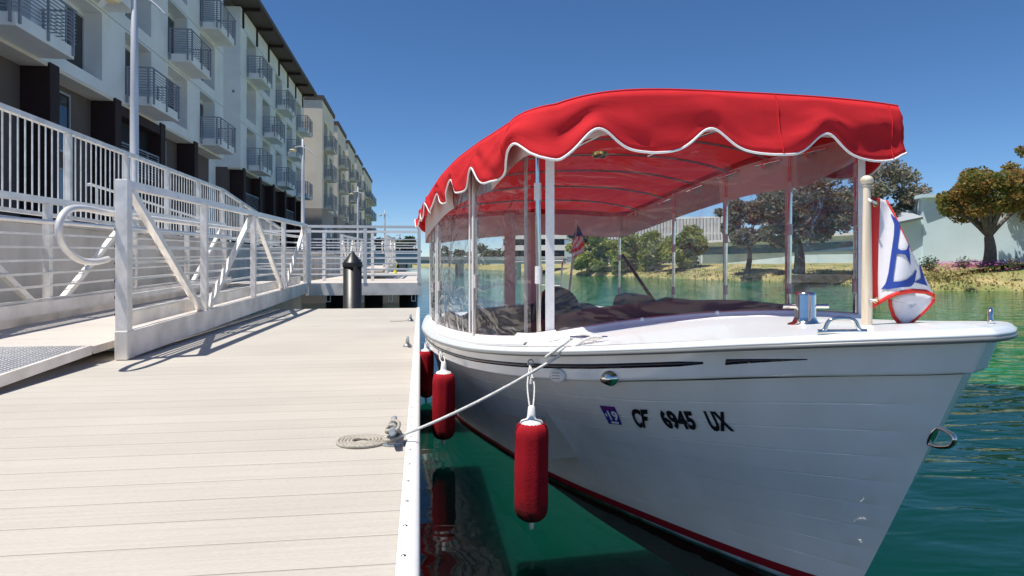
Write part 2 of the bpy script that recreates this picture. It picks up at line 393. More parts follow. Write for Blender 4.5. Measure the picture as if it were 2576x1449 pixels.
# ------------------------------------------------------------------ apartment buildings on the left
XF, XN, XG, XO = -11.25, -11.87, -12.05, -10.3
LEV = [6.8, 9.82, 12.84]
def facade(mb, xf, y0, y1, z0, z1, starts, wid, levels, depth=.62, lo=.40, hi=2.82):
    """front slab with niche openings, niche backs behind"""
    ys = [y0]
    for a in starts: ys += [a, a+wid]
    ys.append(y1)
    for i in range(0, len(ys), 2): mb.box(xf-depth, ys[i], z0, xf, ys[i+1], z1)
    for a in starts:
        zz = z0
        for l in levels:
            mb.box(xf-depth, a, zz, xf, a+wid, l+lo); zz = l+hi
        mb.box(xf-depth, a, zz, xf, a+wid, z1)
    mb.box(xf-depth-12, y0, z0, xf-depth-.003, y1, z1-.02)
def balcony(parent, org, xf, xo, ya, yb, z, name_mat='stucco'):
    mb = MB(); mb.box(xf+.003, ya, z, xo, yb, z+.36)
    b = mb.build('balcony', M[name_mat], parent, bevel=.015)
    r = MB(); t = z+.36
    for (px, py) in ((xf+.08,ya-.03),(xo-.12,ya-.03),(xo+.03,ya+.12),(xo+.03,(ya+yb)/2),(xo+.03,yb-.12),(xo-.12,yb+.03),(xf+.08,yb+.03)):
        r.box(px-.03, py-.03, z+.08, px+.03, py+.03, t+1.08)
    for k in range(9):
        zz = t+.12+k*.105; h = .012
        r.box(xf+.02, ya-.03-h, zz-h, xo+.03, ya-.03+h, zz+h); r.box(xf+.02, yb+.03-h, zz-h, xo+.03, yb+.03+h, zz+h)
        r.box(xo+.03-h, ya-.03, zz-h, xo+.03+h, yb+.03, zz+h)
    zz = t+1.08
    r.box(xf+.02, ya-.06, zz, xo+.06, ya, zz+.045); r.box(xf+.02, yb, zz, xo+.06, yb+.06, zz+.045); r.box(xo, ya, zz, xo+.06, yb, zz+.045)
    r.build('railing', M['greymetal'], b)
    return b
def window(parent, x, ya, yb, za, zb, mull=.45):
    mb = MB(); f = .07; e = .05
    mb.box(x, ya, za, x+e, yb, za+f); mb.box(x, ya, zb-f, x+e, yb, zb)
    mb.box(x, ya, za+f, x+e, ya+f, zb-f); mb.box(x, yb-f, za+f, x+e, yb, zb-f)
    ym = ya+(yb-ya)*mull; mb.box(x, ym, za+f, x+e, ym+f*.8, zb-f)
    wdw = mb.build('window', M['frame'], parent)
    mb = MB(); mb.box(x+.002, ya+f, za+f, x+.02, yb-f, zb-f); mb.build('pane', M['curtain' if int(ya*7+za*13) % 5 in (0, 3) else 'glass'], wdw)
    return wdw
def shift(o, dx, dy, dz):
    o.location = (dx, dy, dz); return o

b1 = empty('apartment_building', (XF, 22, 1.07), 'nearest white stucco apartment block with grey railed balconies and dark brown ground floor piers', 'building')
st1 = [36.0-4.36*k for k in range(8)][::-1]
mb = MB(); facade(mb, XF, 3.5, 40.1, 6.8, 17.4, st1, 2.5, LEV)
mb.box(XG-10, 40.1, 1.0, -12.75, 43.8, 17.0)
for zj in (6.95+2.95, 9.97+2.95):                                                # control joints: thin raised trim
    pass
mb.build('wall', M['stucco'], b1)
mb = MB(); mb.box(XG-10, 3.5, 1.05, XG, 40.1, 6.797); mb.build('ground_floor_wall', M['taupe'], b1)
mb = MB(); mb.box(XG+.003, 3.5, 6.70, XF-.02, 40.1, 6.797); mb.build('soffit', M['stucco_beige'], b1)
mb = MB()
for z in (9.70, 12.72, 15.75): mb.box(XF-.001, 3.5, z, XF+.006, 40.1, z+.025)
mb.build('joint_strip', M['greymetal'], b1)
P0 = {}
for i, a in enumerate(st1):
    mb = MB(); mb.box(XG+.002, a-.95, 1.05, XF+.05, a-.42, 6.83); mb.build('pier', M['brown'], b1)
    for j, l in enumerate(LEV):
        window(b1, XN+.004, a+.25, a+2.42, l+.42, l+2.62)
        has = (j in (0, 2)) == (i % 2 == 1)
        if has: balcony(b1, None, XF, XO, a+.05, a+2.95, l)
    if i in (5,):
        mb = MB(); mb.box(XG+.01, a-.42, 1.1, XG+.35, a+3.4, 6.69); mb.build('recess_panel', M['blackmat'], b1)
        r = MB()
        for k in range(10): r.box(XF-.05, a-.42, 4.2+k*.11, XF-.03, a+3.4, 4.22+k*.11)
        r.box(XF-.07, a-.42, 5.28, XF-.01, a+3.4, 5.33)
        for yy in (a-.38, a+1.0, a+2.2, a+3.35): r.box(XF-.07, yy-.03, 4.1, XF-.01, yy+.03, 5.28)
        r.build('railing', M['greymetal'], b1)
        mb = MB(); mb.box(XG+.36, a-.42, 6.3, XF+.03, a+3.4, 6.68); mb.build('beam', M['brown'], b1)
    else:
        window(b1, XG+.004, a-.1, a+1.9, 4.45, 6.5); window(b1, XG+.004, a-.1, a+1.9, 1.8, 3.9)

b2 = empty('apartment_building', (XF, 55, 1.07), 'white stucco apartment block with wide brown overhanging roof, beyond the nearest block', 'building')
st2 = [45.3+4.36*k for k in range(5)]
mb = MB(); facade(mb, XF, 43.8, 66.8, 6.8, 16.95, st2, 2.5, LEV); mb.build('wall', M['stucco'], b2)
mb = MB(); mb.box(XG-10, 43.83, 1.05, XG, 66.8, 6.797); mb.build('ground_floor_wall', M['taupe'], b2)
mb = MB(); mb.box(XG+.003, 43.83, 6.70, XF-.02, 66.8, 6.797); mb.build('soffit', M['stucco_beige'], b2)
mb = MB(); mb.box(-24, 42.3, 17.05, -10.0, 66.9, 17.33); mb.box(-24, 42.35, 16.953, -11.6, 66.75, 17.047)
rf = mb.build('roof', M['roofbrown'], b2)
for k in range(7):
    y = 44.2+k*3.6
    mb = MB(); mb.box(XF+.004, y, 15.75, XF+.10, y+.16, 17.045); mb.box(XF+.10, y, 16.86, -10.15, y+.16, 17.045)
    mb.build('bracket', M['brown'], rf)
mb = MB()
for z in (9.70, 12.72, 15.75): mb.box(XF-.001, 43.8, z, XF+.006, 66.8, z+.025)
mb.build('joint_strip', M['greymetal'], b2)
for i, a in enumerate(st2+[66.7]):
    mb = MB(); mb.box(XG+.002, a-.95, 1.05, XF+.05, a-.42, 6.83); mb.build('pier', M['brown'], b2)
    if i == 5: break
    for j, l in enumerate(LEV):
        window(b2, XN+.004, a+.25, a+2.42, l+.42, l+2.62)
        if (j in (0, 2)) == (i % 2 == 0): balcony(b2, None, XF, XO, a+.05, a+2.95, l)
    if i in (0, 3):
        r = MB()
        for k in range(10): r.box(XF-.05, a-.42, 4.2+k*.11, XF-.03, a+3.4, 4.22+k*.11)
        r.box(XF-.07, a-.42, 5.28, XF-.01, a+3.4, 5.33); r.build('railing', M['greymetal'], b2)
    mb = MB(); mb.box(XG+.01, a-.42, 1.1, XG+.25, a+3.4, 6.69); mb.build('recess_panel', M['brown'], b2)
    mb = MB(); mb.box(XG-2, a, 1, XG-1.9, a+.1, 1.1)
# wall vents on the end wall of the notch
for z in (8.4, 11.5, 14.5):
    mb = MB(); mb.box(-11.75, 43.74, z, -11.6, 43.797, z+.15); mb.build('vent', M['greymetal'], b2)

bays = [(68.6,77.4),(80.8,89.4),(92.8,101.6),(105.0,114.4),(118.6,137)]
names = ['nearest tall beige bay of the far terrace, its side wall facing the dock', 'second beige bay of the far terrace with brown parapet',
         'third beige bay of the far terrace, mid row', 'fourth beige bay of the far terrace with stacked balconies', 'last and smallest looking beige bay of the far terrace']
for k, (ya, yb) in enumerate(bays):
    xf = -9.75
    bb = empty('terrace_building', (xf, ya, 1.07), names[k], 'building', 'beige terrace blocks in a row along the canal')
    sts = [ya+1.2, ya+5.2] if k < 4 else [ya+1.6, ya+6.0, ya+10.4, ya+14.8]
    mb = MB(); facade(mb, xf, ya, yb, 6.3, 17.2, sts, 2.5, [6.3, 9.3, 12.3], lo=.4, hi=2.95)
    mb.build('wall', M['stucco_beige'], bb)
    mb = MB(); mb.box(xf-12.6, ya-.03, 1.05, xf-.02, yb+.03, 6.297); mb.build('base_wall', M['taupe2'], bb)
    mb = MB(); mb.box(xf-12.6, ya-.12, 17.203, xf+.15, yb+.12, 17.65); mb.build('parapet', M['roofbrown'], bb)
    for a in sts:
        for l in (6.3, 9.3, 12.3):
            window(bb, xf-.60, a+.2, a+2.4, l+.42, l+2.8)
            if a != sts[1] or k == 4: balcony(bb, None, xf, xf+.95, a+.0, a+2.6, l, 'stucco_beige')
        window(bb, xf-.016, a+.2, a+2.2, 2.0, 4.6)
    if k < 4:
        mb = MB(); mb.box(xf-12, yb+.131, 1.05, xf-3.2, yb+3.2, 15.0); mb.build('link_wall', M['taupe2'], bb)

# ------------------------------------------------------------------ picket fence on the promenade edge
fe = empty('picket_fence', (-3.9, 6, 1.1), 'long galvanised steel picket fence on top of the concrete wall', 'fence')
def ztop(y): return 2.10 if y < 13.75 else 2.10-(y-13.75)*.085
FX = -3.88
mb = MB()
y = -2.5
while y < 19.2:
    zt = ztop(y); mb.box(FX-.006, y-.006, 1.19, FX+.006, y+.006, zt); y += .1208
mb.build('pickets', M['galv'], fe)
mb = MB()
mb.box(FX-.03, -2.6, 2.10, FX+.03, 13.75, 2.15); mb.bar((FX, 13.75, 2.125), (FX, 19.2, 1.66), .06, .05)
mb.build('top_rail', M['galv'], fe)
mb = MB(); mb.box(FX-.02, -2.6, 1.15, FX+.02, 19.2, 1.19); mb.build('bottom_rail', M['galv'], fe)
y = 6.52-1.45*5
while y < 19.5:
    mb = MB(); mb.box(FX-.034, y-.025, 1.102, FX+.034, y+.025, ztop(y)-.002); mb.build('post', M['galv'], fe); y += 1.45
# inner ramp handrail behind the fence
hr = empty('ramp_handrail', (-5.0, 9, 1.07), 'low white tubular handrail of the ramp just behind the picket fence', 'handrail')
for zz, nm in ((1.85, 'upper_rail'),):
    mb = MB(); mb.tube([(-4.9, 10.6, zz-.02), (-4.9, 10.7, zz), (-4.9, 18, zz-.25)], .022); mb.build(nm, M['whitepaint'], hr)
for k in range(7):
    mb = MB(); yy = 10.9+k*1.2; mb.tube([(-4.9, yy, 1.072), (-4.9, yy, 1.86-(yy-10.7)*.034)], .02); mb.build('post', M['whitepaint'], hr)

# ------------------------------------------------------------------ street lamps
def lamp(u, vt, t, label):
    top = ray(u, vt, t); base = Vector((top.x, top.y, 1.07)); hh = top.z-1.07
    o = empty('street_lamp', base, label, 'street lamp', 'grey street lamps along the promenade')
    mb = MB(); mb.lathe(base, [(.17,0),(.17,.12),(.085,.18),(.075,hh*.6),(.055,hh+.35),(.0,hh+.40)], 14); mb.build('pole', M['pole'], o)
    mb = MB(); pts = []; L = 1.15
    for i in range(15):
        q = i/14; x = -L*.55+L*q*1.05; z = .05-.42*((q-.38)/.62)**2 if q > .38 else .05-.32*((.38-q)/.38)**2
        pts.append((base.x+x, base.y, base.z+hh+z))
    vs = []; fs = []
    for i, p in enumerate(pts):
        wv = .13*(1-abs(i/14-.25)*.9); 
        for dy, dz in ((-wv,0),(0,.035),(wv,0),(0,-.02)): vs.append((p[0], p[1]+dy, p[2]+dz))
    for i in range(14):
        for k in range(4): fs.append((i*4+k, i*4+(k+1)%4, i*4+4+(k+1)%4, i*4+4+k))
    fs += [(3,2,1,0), (56,57,58,59)]
    mb.add(vs, fs, 0, False); arm = mb.build('arm', M['pole'], o)
    p = pts[2]; mb = MB(); mb.lathe((p[0]+.05, p[1], p[2]-.10), [(.11,0),(.16,.05),(.15,.09),(.0,.10)], 14); mb.build('lamp_head', M['lens'], arm)
    return o
lamp(338, -14, 13, 'tall thick grey street lamp nearest the camera, cut by the top edge of the photo')
lamp(762, 372, 28.9, 'second street lamp with curved arm, in front of the white block end')
lamp(900.5, 484, 46, 'third street lamp, standing in front of the beige terrace')
lamp(968, 539, 66, 'fourth street lamp, thin against open sky right of the terrace')
lamp(1006, 590, 95, 'farthest tiny street lamp above the distant trees')

# ------------------------------------------------------------------ floating dock
dk = empty('floating_dock', (-1, 4, 0), 'beige composite board floating dock with white edge strip filling the foreground', 'dock')
DE = 9.97
mb = MB(); mb.box(-2.06, -3, -.045, -.052, DE, 0); mb.box(-4.2, -3, -.045, -2.06, 5.35, 0); mb.build('deck', M['boards'], dk)
mb = MB(); mb.box(-2.03, -3, -.42, -.02, DE-.04, -.046); mb.box(-4.15, -3, -.42, -2.03, 5.3, -.046); mb.build('float', M['blackmat'], dk)
prof_e = [(-.052,.004),(-.048,.010),(-.020,.011),(-.006,.007),(0,-.004),(0,-.075),(-.006,-.085),(-.015,-.085)]
mb = MB(); mb.grid([[(x, yy, z) for x, z in prof_e] for yy in np.linspace(-3, DE, 40)], smooth=True)
es = mb.build('edge_strip', M['bumperwhite'], dk, bevel=0)
yy = 1.472-.168*20; n = 0
rp = MB()
while yy < DE:
    if yy > .9 and n < 60:
        mb = MB(); mb.lathe((-.036, yy, .0098), [(.0062,0),(.0058,.0015),(.003,.0028),(0,.003)], 10); mb.build('rivet', M['steel'], es); n += 1
    yy += .168
mb = MB(); mb.box(-2.10, 5.35, -.07, -2.061, DE, .008); mb.build('edge_board', M['bumperwhite'], dk)

def dock_cleat(x, y, label, s=1.0):
    o = empty('dock_cleat', (x, y, 0), label, 'cleat', 'galvanised cleats along the dock edge')
    mb = MB()
    mb.lathe((x, y, .003), [(.036*s,-.002),(.037*s,.008),(.030*s,.013),(.022*s,.020*s),(.017*s,.030*s),(.016*s,.052*s)], 24)
    mb.lathe((x, y, .001), [(.042*s,0),(.042*s,.004)], 20); mb.build('base', M['castgrey'], o, bevel=.003)
    mb = MB(); pts = []; rs = []
    for i in range(13):
        q = -1+2*i/12; pts.append((x, y+q*.105*s, .052*s+.018*q*q*s)); rs.append(.0150*s*(1-.25*abs(q)**2))
    mb.tube(pts, rs, 10); mb.build('horn', M['castgrey'], o)
    return o
CX, CY = -.097, 2.43
dock_cleat(CX, CY, 'grey dock cleat in the foreground, wrapped by the mooring line beside the coil')
dock_cleat(-.10, 5.3, 'bare grey dock cleat halfway along the dock edge, with no rope on it', .9)
dock_cleat(-.11, 7.7, 'small far dock cleat near the end of the dock with a thin line on it', .9)

def twist_rope(name, pts, r, m, label=None, cat=None, parent=None, strands=3, pitch=.035):
    """three strand laid rope"""
    pts = [Vector(p) for p in pts]
    # resample
    d = [0]
    for a, b in zip(pts, pts[1:]): d.append(d[-1]+(b-a).length)
    n = max(8, int(d[-1]/(pitch/9))); out = []
    j = 0
    for i in range(n+1):
        q = d[-1]*i/n
        while j < len(d)-2 and d[j+1] < q: j += 1
        f = (q-d[j])/max(1e-9, d[j+1]-d[j]); out.append((pts[j].lerp(pts[j+1], min(1, f)), q))
    mb = MB()
    for k in range(strands):
        cur = []
        for i, (p, q) in enumerate(out):
            a = out[max(0, i-1)][0]; b = out[min(len(out)-1, i+1)][0]; tg = (b-a).normalized()
            n1 = tg.cross(Vector((0,0,1))); n1 = n1.normalized() if n1.length > .05 else Vector((1,0,0)); n2 = tg.cross(n1)
            ph = 2*math.pi*(q/pitch+k/strands); cur.append(p+(n1*math.cos(ph)+n2*math.sin(ph))*r*.5)
        mb.tube(cur, r*.56, 6)
    o = mb.build(name, m, parent, loc=pts[0] if parent is None else None)
    if label: tag(o, label, cat)
    return o
def smooth_path(ctrl, n=12):
    ctrl = [Vector(c) for c in ctrl]; out = []
    for i in range(len(ctrl)-1):
        p0 = ctrl[max(0, i-1)]; p1 = ctrl[i]; p2 = ctrl[i+1]; p3 = ctrl[min(len(ctrl)-1, i+2)]
        for k in range(n):
            t = k/n; out.append(.5*((2*p1)+(p2-p0)*t+(2*p0-5*p1+4*p2-p3)*t*t+(3*p1-p0-3*p2+p3)*t**3))
    out.append(ctrl[-1]); return out
# coil + turns on the cleat
coil = []; cc = Vector((-.212, 2.47, .006))
for i in range(0, 36*5+1):
    a = i/36*2*math.pi; rr = .030+.0122*i/36
    coil.append(cc+Vector((rr*math.cos(a), rr*math.sin(a), .0012*math.sin(a*3))))
coil += smooth_path([coil[-1], (-.13,2.46,.010), (CX-.018,CY-.03,.022), (CX+.02,CY-.02,.028), (CX+.016,CY+.03,.030), (CX-.02,CY+.025,.036), (CX-.018,CY-.035,.058),
      (CX+.015,CY-.045,.062), (CX+.02,CY+.01,.075), (CX-.006,CY+.05,.072), (CX-.022,CY+.02,.05), (CX-.006,CY-.02,.074), (CX+.024,CY-.01,.045), (CX+.018,CY+.035,.024), (CX-.02,CY+.03,.018), (CX-.024,CY-.02,.014), (CX+.01,CY-.035,.016)], 8)[1:]
twist_rope('coiled_rope', coil, .0062, M['rope'], 'flat coil of beige rope beside the foreground cleat, wrapped round it', 'rope', pitch=.022)
twist_rope('thin_line', smooth_path([(-.11,7.7,.05), (-.14,7.62,.02), (-.2,7.6,.008), (-.34,7.6,.008)], 6), .004, M['rope'], 'thin loose line lying beside the small far cleat', 'rope')

# ------------------------------------------------------------------ black mooring pile at the end of the dock
def pile(x, y, r, zt, label, cone=True):
    o = empty('piling', (x, y, WZ-.6), label, 'piling', 'black round pilings in the water')
    mb = MB(); mb.lathe((x, y, 0), [(r,-2.55),(r,zt),(0,zt+.001)], 32); mb.build('shaft', M['black'], o)
    if cone:
        mb = MB(); mb.lathe((x, y, 0), [(r+.008,zt-.05),(r+.010,zt-.045),(r+.010,zt+.012),(r+.004,zt+.02),(.012,zt+.185),(0,zt+.19)], 32); mb.build('cap', M['black'], o)
    return o
pile(-1.01, 10.2, .137, .66, 'tall black piling with a conical cap at the end of the dock')
pile(-1.55, 12.6, .18, .098, 'black piling under the left half of the low platform', False)
pile(-.86, 12.6, .17, .098, 'black piling under the middle of the low platform, behind the capped one', False)
pile(-.22, 12.6, .17, .098, 'black piling under the right end of the low platform', False)

# ------------------------------------------------------------------ gangway
def gangway(label, group=None):
    o = empty('gangway', (-2.0, 4.83, 0), label, 'gangway', group)
    zb = lambda y: .012+(y-4.83)*.0187
    Y = [4.83, 6.53, 8.36, 10.15, 12.0]
    for x, sd in ((-2.0, 1), (-3.35, -1)):
        e = 0.0
        mb = MB(); mb.bar((x, 4.80, zb(4.8)+.09), (x, 12.03, zb(12.03)+.09), .085, .18); mb.build('bottom_beam', M['aluflat'], o)
        mb = MB(); mb.bar((x-sd*.10, 5.1, zb(5.1)+.235), (x-sd*.10, 12.0, zb(12)+.235), .04, .11); mb.build('kick_plate', M['aluflat'], o)
        mb = MB(); mb.bar((x, 4.865, zb(4.8)+1.185), (x, 12.03, zb(12.03)+1.185), .07, .055); mb.build('top_rail', M['alu'], o)
        for i, y in enumerate(Y):
            z0 = zb(y)+.181 if i else zb(y)+.0; z1 = zb(y)+(1.156 if 0 < i else 1.215)
            mb = MB(); wv = .040 if i == 0 else .03; mb.box(x-wv, y-wv, z0, x+wv, y+wv, z1); mb.build('post', M['alu'], o, bevel=.004)
        for i in range(4):
            ya, yb = Y[i]+.05, Y[i+1]-.05
            a = (x, ya+.04, zb(ya)+1.155); b = (x, yb-.05, zb(yb)+.185)
            if i % 2: a = (x, yb-.03, zb(yb)+1.155); b = (x, ya+.05, zb(ya)+.185)
            mb = MB(); mb.bar(a, b, .05, .05, up=(0,1,0)); mb.build('brace', M['alu'], o)
        for k in range(6):
            zz = .30+.115*k
            mb = MB(); mb.bar((x-sd*.042, 4.83, zb(4.83)+zz), (x-sd*.042, 12.0, zb(12)+zz), .019, .019); mb.build('infill_bar', M['alu'], o)
        # handrail tube with returned end loop
        hx = x-sd*.09
        pts = [(hx, 12.0, zb(12)+.985), (hx, 5.0, zb(5)+.985)]+smooth_path([(hx,4.8,zb(4.8)+.985),(hx,4.45,1.0),(hx,4.27,.965),(hx,4.19,.87),(hx,4.24,.76),(hx,4.42,.68),(hx,4.62,.665),(hx,4.8,.685)], 6)
        mb = MB(); mb.tube(pts, .021, 12); h = mb.build('handrail', M['alu'], o)
        for y in Y[:-1]:
            mb = MB(); mb.tube([(x-sd*.03, y+.05, zb(y)+.93), (hx, y+.05, zb(y)+.935), (hx, y+.05, zb(y)+.97)], .008, 6); mb.build('bracket', M['steel'], h)
        for k in range(6):
            mb = MB(); zz = .30+.115*k; mb.tube([(x-sd*.041, 4.81, zb(4.8)+zz), (x-sd*.048, 4.81, zb(4.8)+zz)], .012, 10); mb.build('bolt_hole', M['blackmat'], o)  # flat black discs stand in for the dark open holes in the end post
        mb = MB(); mb.box(x-.043, 4.784, .004, x+.043, 4.90, .20); mb.build('foot_bracket', M['aluflat'], o, bevel=.008)
    mb = MB(); vs = []
    y0, y1 = 4.64, 12.05
    mb.add([(-3.25,y0,zb(y0)+.06),(-2.1,y0,zb(y0)+.06),(-2.1,y1,zb(y1)+.06),(-3.25,y1,zb(y1)+.06),(-3.25,y0,zb(y0)+.11),(-2.1,y0,zb(y0)+.11),(-2.1,y1,zb(y1)+.11),(-3.25,y1,zb(y1)+.11)],
           [(0,3,2,1),(4,5,6,7),(0,1,5,4),(1,2,6,5),(2,3,7,6),(3,0,4,7)]); mb.build('deck', M['boards_gang'], o)
    for y in (5.6, 7.4, 9.2, 11.0):
        mb = MB(); mb.box(-3.30, y-.03, zb(y)+.0, -2.05, y+.03, zb(y)+.058); mb.build('cross_beam', M['aluflat'], o)
    return o
g1 = gangway('silver aluminium truss gangway with looped handrail leading down to the foreground dock')
tp = empty('transition_plate', (-2.7, 4.62, .1), 'diamond tread plate ramp at the foot of the gangway, lower left', 'ramp plate')
mb = MB(); mb.grid([[(x, 4.62-q*2.3, .121-q*.095) for q in (0, .25, .5, .75, 1)] for x in (-3.28, -2.13)]); mb.build('tread', M['tread'], tp, solid=.006)
mb = MB()
for i in range(34):
    for j in range(74):
        x = -3.25+i*.0335; q = (j+.5)/75; y = 4.62-q*2.3; z = .1245-q*.095
        dx, dy = (.011, .0095) if (i+j) % 2 else (.011, -.0095); nx, ny = -dy*.34, dx*.34
        mb.add([(x-dx,y-dy,z),(x+nx,y+ny,z),(x+dx,y+dy,z),(x-nx,y-ny,z),(x-dx*.5,y-dy*.5,z+.0032),(x+dx*.5,y+dy*.5,z+.0032)], [(0,3,5,4),(0,4,1),(1,4,5,2),(3,2,5)])
mb.build('tread_pattern', M['alu'], tp)
mb = MB(); mb.bar((-2.11, 4.60, .098), (-2.11, 2.32, .004), .022, .060)
mb.build('side_flange', M['aluflat'], tp)
mb = MB(); mb.tube([(-2.12,4.63,.085),(-3.28,4.63,.085)], .014, 8); mb.build('hinge', M['steel'], tp)

# low platform at the far end
def platform(label, dx=0, dy=0):
    o = empty('landing_platform', (-1+dx, 12.8+dy, .1), label, 'platform')
    mb = MB(); mb.box(-2.0, 12.06, .10, 0, 12.10, .315); mb.box(-2.0, 13.9, .10, 0, 13.94, .315); mb.box(-.04, 12.101, .10, 0, 13.899, .315); mb.box(-2.0,12.101,.10,-1.96,13.899,.315)
    mb.build('edge_beam', M['aluflat'], o)
    mb = MB(); mb.box(-3.5, 12.102, .27, -.042, 13.898, .312); mb.build('deck', M['boards_gang'], o)
    for yy, nm in ((12.08, 'front'), (13.92, 'back')):
        mb = MB(); mb.box(-1.99 if nm == 'front' else -3.4, yy-.03, 1.30, 0.01, yy+.03, 1.345); mb.build('top_rail', M['whitepaint'], o)
        for x in ((-1.945, -.975, -.02) if nm == 'front' else (-3.3, -1.945, -.975, -.02)):
            mb = MB(); mb.box(x-.03, yy-.028, .316, x+.03, yy+.028, 1.299); mb.build('post', M['whitepaint'], o)
        for k in range(7):
            zz = .44+k*.108; mb = MB(); mb.box(-1.94 if nm == 'front' else -3.3, yy-.009, zz, -.05, yy+.009, zz+.02); mb.build('infill_bar', M['whitepaint'], o)
    mb = MB(); mb.box(-.05, 12.12, 1.302, .01, 13.89, 1.343); mb.build('side_rail', M['whitepaint'], o)
    for k in range(7):
        zz = .44+k*.108; mb = MB(); mb.box(-.03, 12.12, zz, -.012, 13.88, zz+.02); mb.build('infill_bar', M['whitepaint'], o)
    for x in (-1.62, -1.05, -.53, -.12):
        mb = MB(); q = .012
        mb.box(x-.04, 12.11, -.02, x-.04+q, 12.14, .099); mb.box(x+.04-q, 12.11, -.02, x+.04, 12.14, .099); mb.box(x-.04+q, 12.11, -.02, x+.04-q, 12.14, -.02+q)
        mb.build('bracket', M['aluflat'], o)
    return o
platform('low aluminium platform with white horizontal rails at the far end of the dock')
g2 = copy_tree(g1); g2.location = (-1.05, 21.0, .35); g2['label'] = 'distant aluminium gangway seen through the rails of the low platform'
dk2 = empty('floating_dock', (-1, 27, .2), 'far low dock section beyond the platform, under the distant gangway', 'dock')
mb = MB(); mb.box(-3.0, 17.5, -.42, -.1, 40, .20); mb.build('deck', M['boards_gang'], dk2)

# ------------------------------------------------------------------ the boat
def Wb(s, p, z):   # boat frame: s aft from the bow tip, p towards the dock, z up from the dock level
    return Vector((1.3006-.0698*s-.9976*p, 1.328+.9976*s-.0698*p, z-.04*p))
def ip(x, xs, ys): return float(np.interp(x, xs, ys))
def smooth_ip(x, xs, ys, h=.12): return (ip(x-h, xs, ys)+2*ip(x, xs, ys)+ip(x+h, xs, ys))/4
def ip3(x, xs, ys):
    """smooth cubic interpolation"""
    n = len(xs)
    if x <= xs[0]: return float(ys[0])
    if x >= xs[-1]: return float(ys[-1])
    i = max(k for k in range(n-1) if xs[k] <= x)
    d = [(ys[k+1]-ys[k])/(xs[k+1]-xs[k]) for k in range(n-1)]
    def tg(k):
        if k == 0: return d[0]
        if k == n-1: return d[-1]
        if d[k-1]*d[k] <= 0: return 0.0
        return 2*d[k-1]*d[k]/(d[k-1]+d[k])
    h = xs[i+1]-xs[i]; t = (x-xs[i])/h; a, b = ys[i], ys[i+1]; m0, m1 = tg(i)*h, tg(i+1)*h
    return (2*t**3-3*t**2+1)*a+(t**3-2*t**2+t)*m0+(-2*t**3+3*t**2)*b+(t**3-t**2)*m1
SX = [0,.04,.1,.3,.6,.9,1.2,1.5,1.9,2.3,2.7,3.1,3.8,4.6,5.3]
SP = [0,.075,.145,.335,.545,.695,.80,.867,.925,.963,.988,1.0,.99,.93,.85]
def Psh(s): return ip3(s, SX, SP)
WXs = [0,.19,.6,1.306,1.694,2.667,3.4,4.1,4.83]; WPs = [0,.11,.30,.571,.674,.843,.87,.83,.74]
def Pwl(x): return ip3(x, WXs, WPs)
def Zsh(s): return ip3(s, [0,.3,.6,.9,1.2,1.5,1.9,2.3,2.7,3.1,3.8,4.6,5.3], [.474,.447,.409,.372,.339,.31,.275,.248,.225,.205,.18,.165,.16])
LB = 5.3; ZB = -.300
def Zk(s): return Zsh(s)-(.078+.014*min(1, s/.8))
def hull_row(f, off=0.0, N=110):
    zr = Zk(0)+(ZB-Zk(0))*f; s0 = .10+(Zk(0)-zr)*.51; row = []
    for k in range(N+1):
        s = s0+(LB-s0)*(k/N)**1.7; x = s-s0
        p = (1-f)*Psh(x*LB/(LB-s0+.0))*.992+f*Pwl(min(x, 4.83))
        p *= 1-.03*math.sin(math.pi*f)*min(1, x*2)
        p += off*min(1, x/.25)-.012*min(1, x/.1)*(1-f)
        z = Zk(s)+(ZB-Zk(s))*f
        row.append((s, max(p, 0), z))
    return row
def hull_pt(s, f, off=0.0):
    zr = Zk(0)+(ZB-Zk(0))*f; s0 = .10+(Zk(0)-zr)*.51; x = max(0, s-s0)
    p = (1-f)*Psh(x*LB/(LB-s0))*.992+f*Pwl(min(x, 4.83)); p *= 1-.03*math.sin(math.pi*f)*min(1, x*2)
    lap = 1.0
    p += off+.0045*min(1, x/.25)-.012*min(1, x/.1)*(1-f)
    return Wb(s, p, Zk(s)+(ZB-Zk(s))*f)
NL = 9
rootb = Wb(2.6, 0, WZ)
boat = empty('launch_boat', rootb, 'white electric launch with red scalloped canopy and clear vinyl windows moored at the dock', 'boat')
mb = MB()
for side in (1, -1):
    rows = []
    for j in range(NL):
        rows.append([Wb(s, side*p, z) for s, p, z in hull_row(j/NL+(.0045 if j else 0), .001)])
        rows.append([Wb(s, side*p, z) for s, p, z in hull_row((j+.5)/NL, .003)])
        rows.append([Wb(s, side*p, z) for s, p, z in hull_row((j+1)/NL-(.0045 if j < NL-1 else 0), .0045)])
        if j < NL-1: rows.append([Wb(s, side*p, z) for s, p, z in hull_row((j+1)/NL, -.0035)])
    mb.grid(rows, smooth=False, flip=side < 0)
    # transom
    mb.grid([[r[-1], Wb(LB, 0, (r[-1].z))] for r in rows], smooth=False)
hull = mb.build('hull', M['gel'], boat, merge=True)
for p in hull.data.polygons: p.use_smooth = True
try: hull.data.set_sharp_from_angle(angle=R(20))
except Exception as e: print('sharp', e)
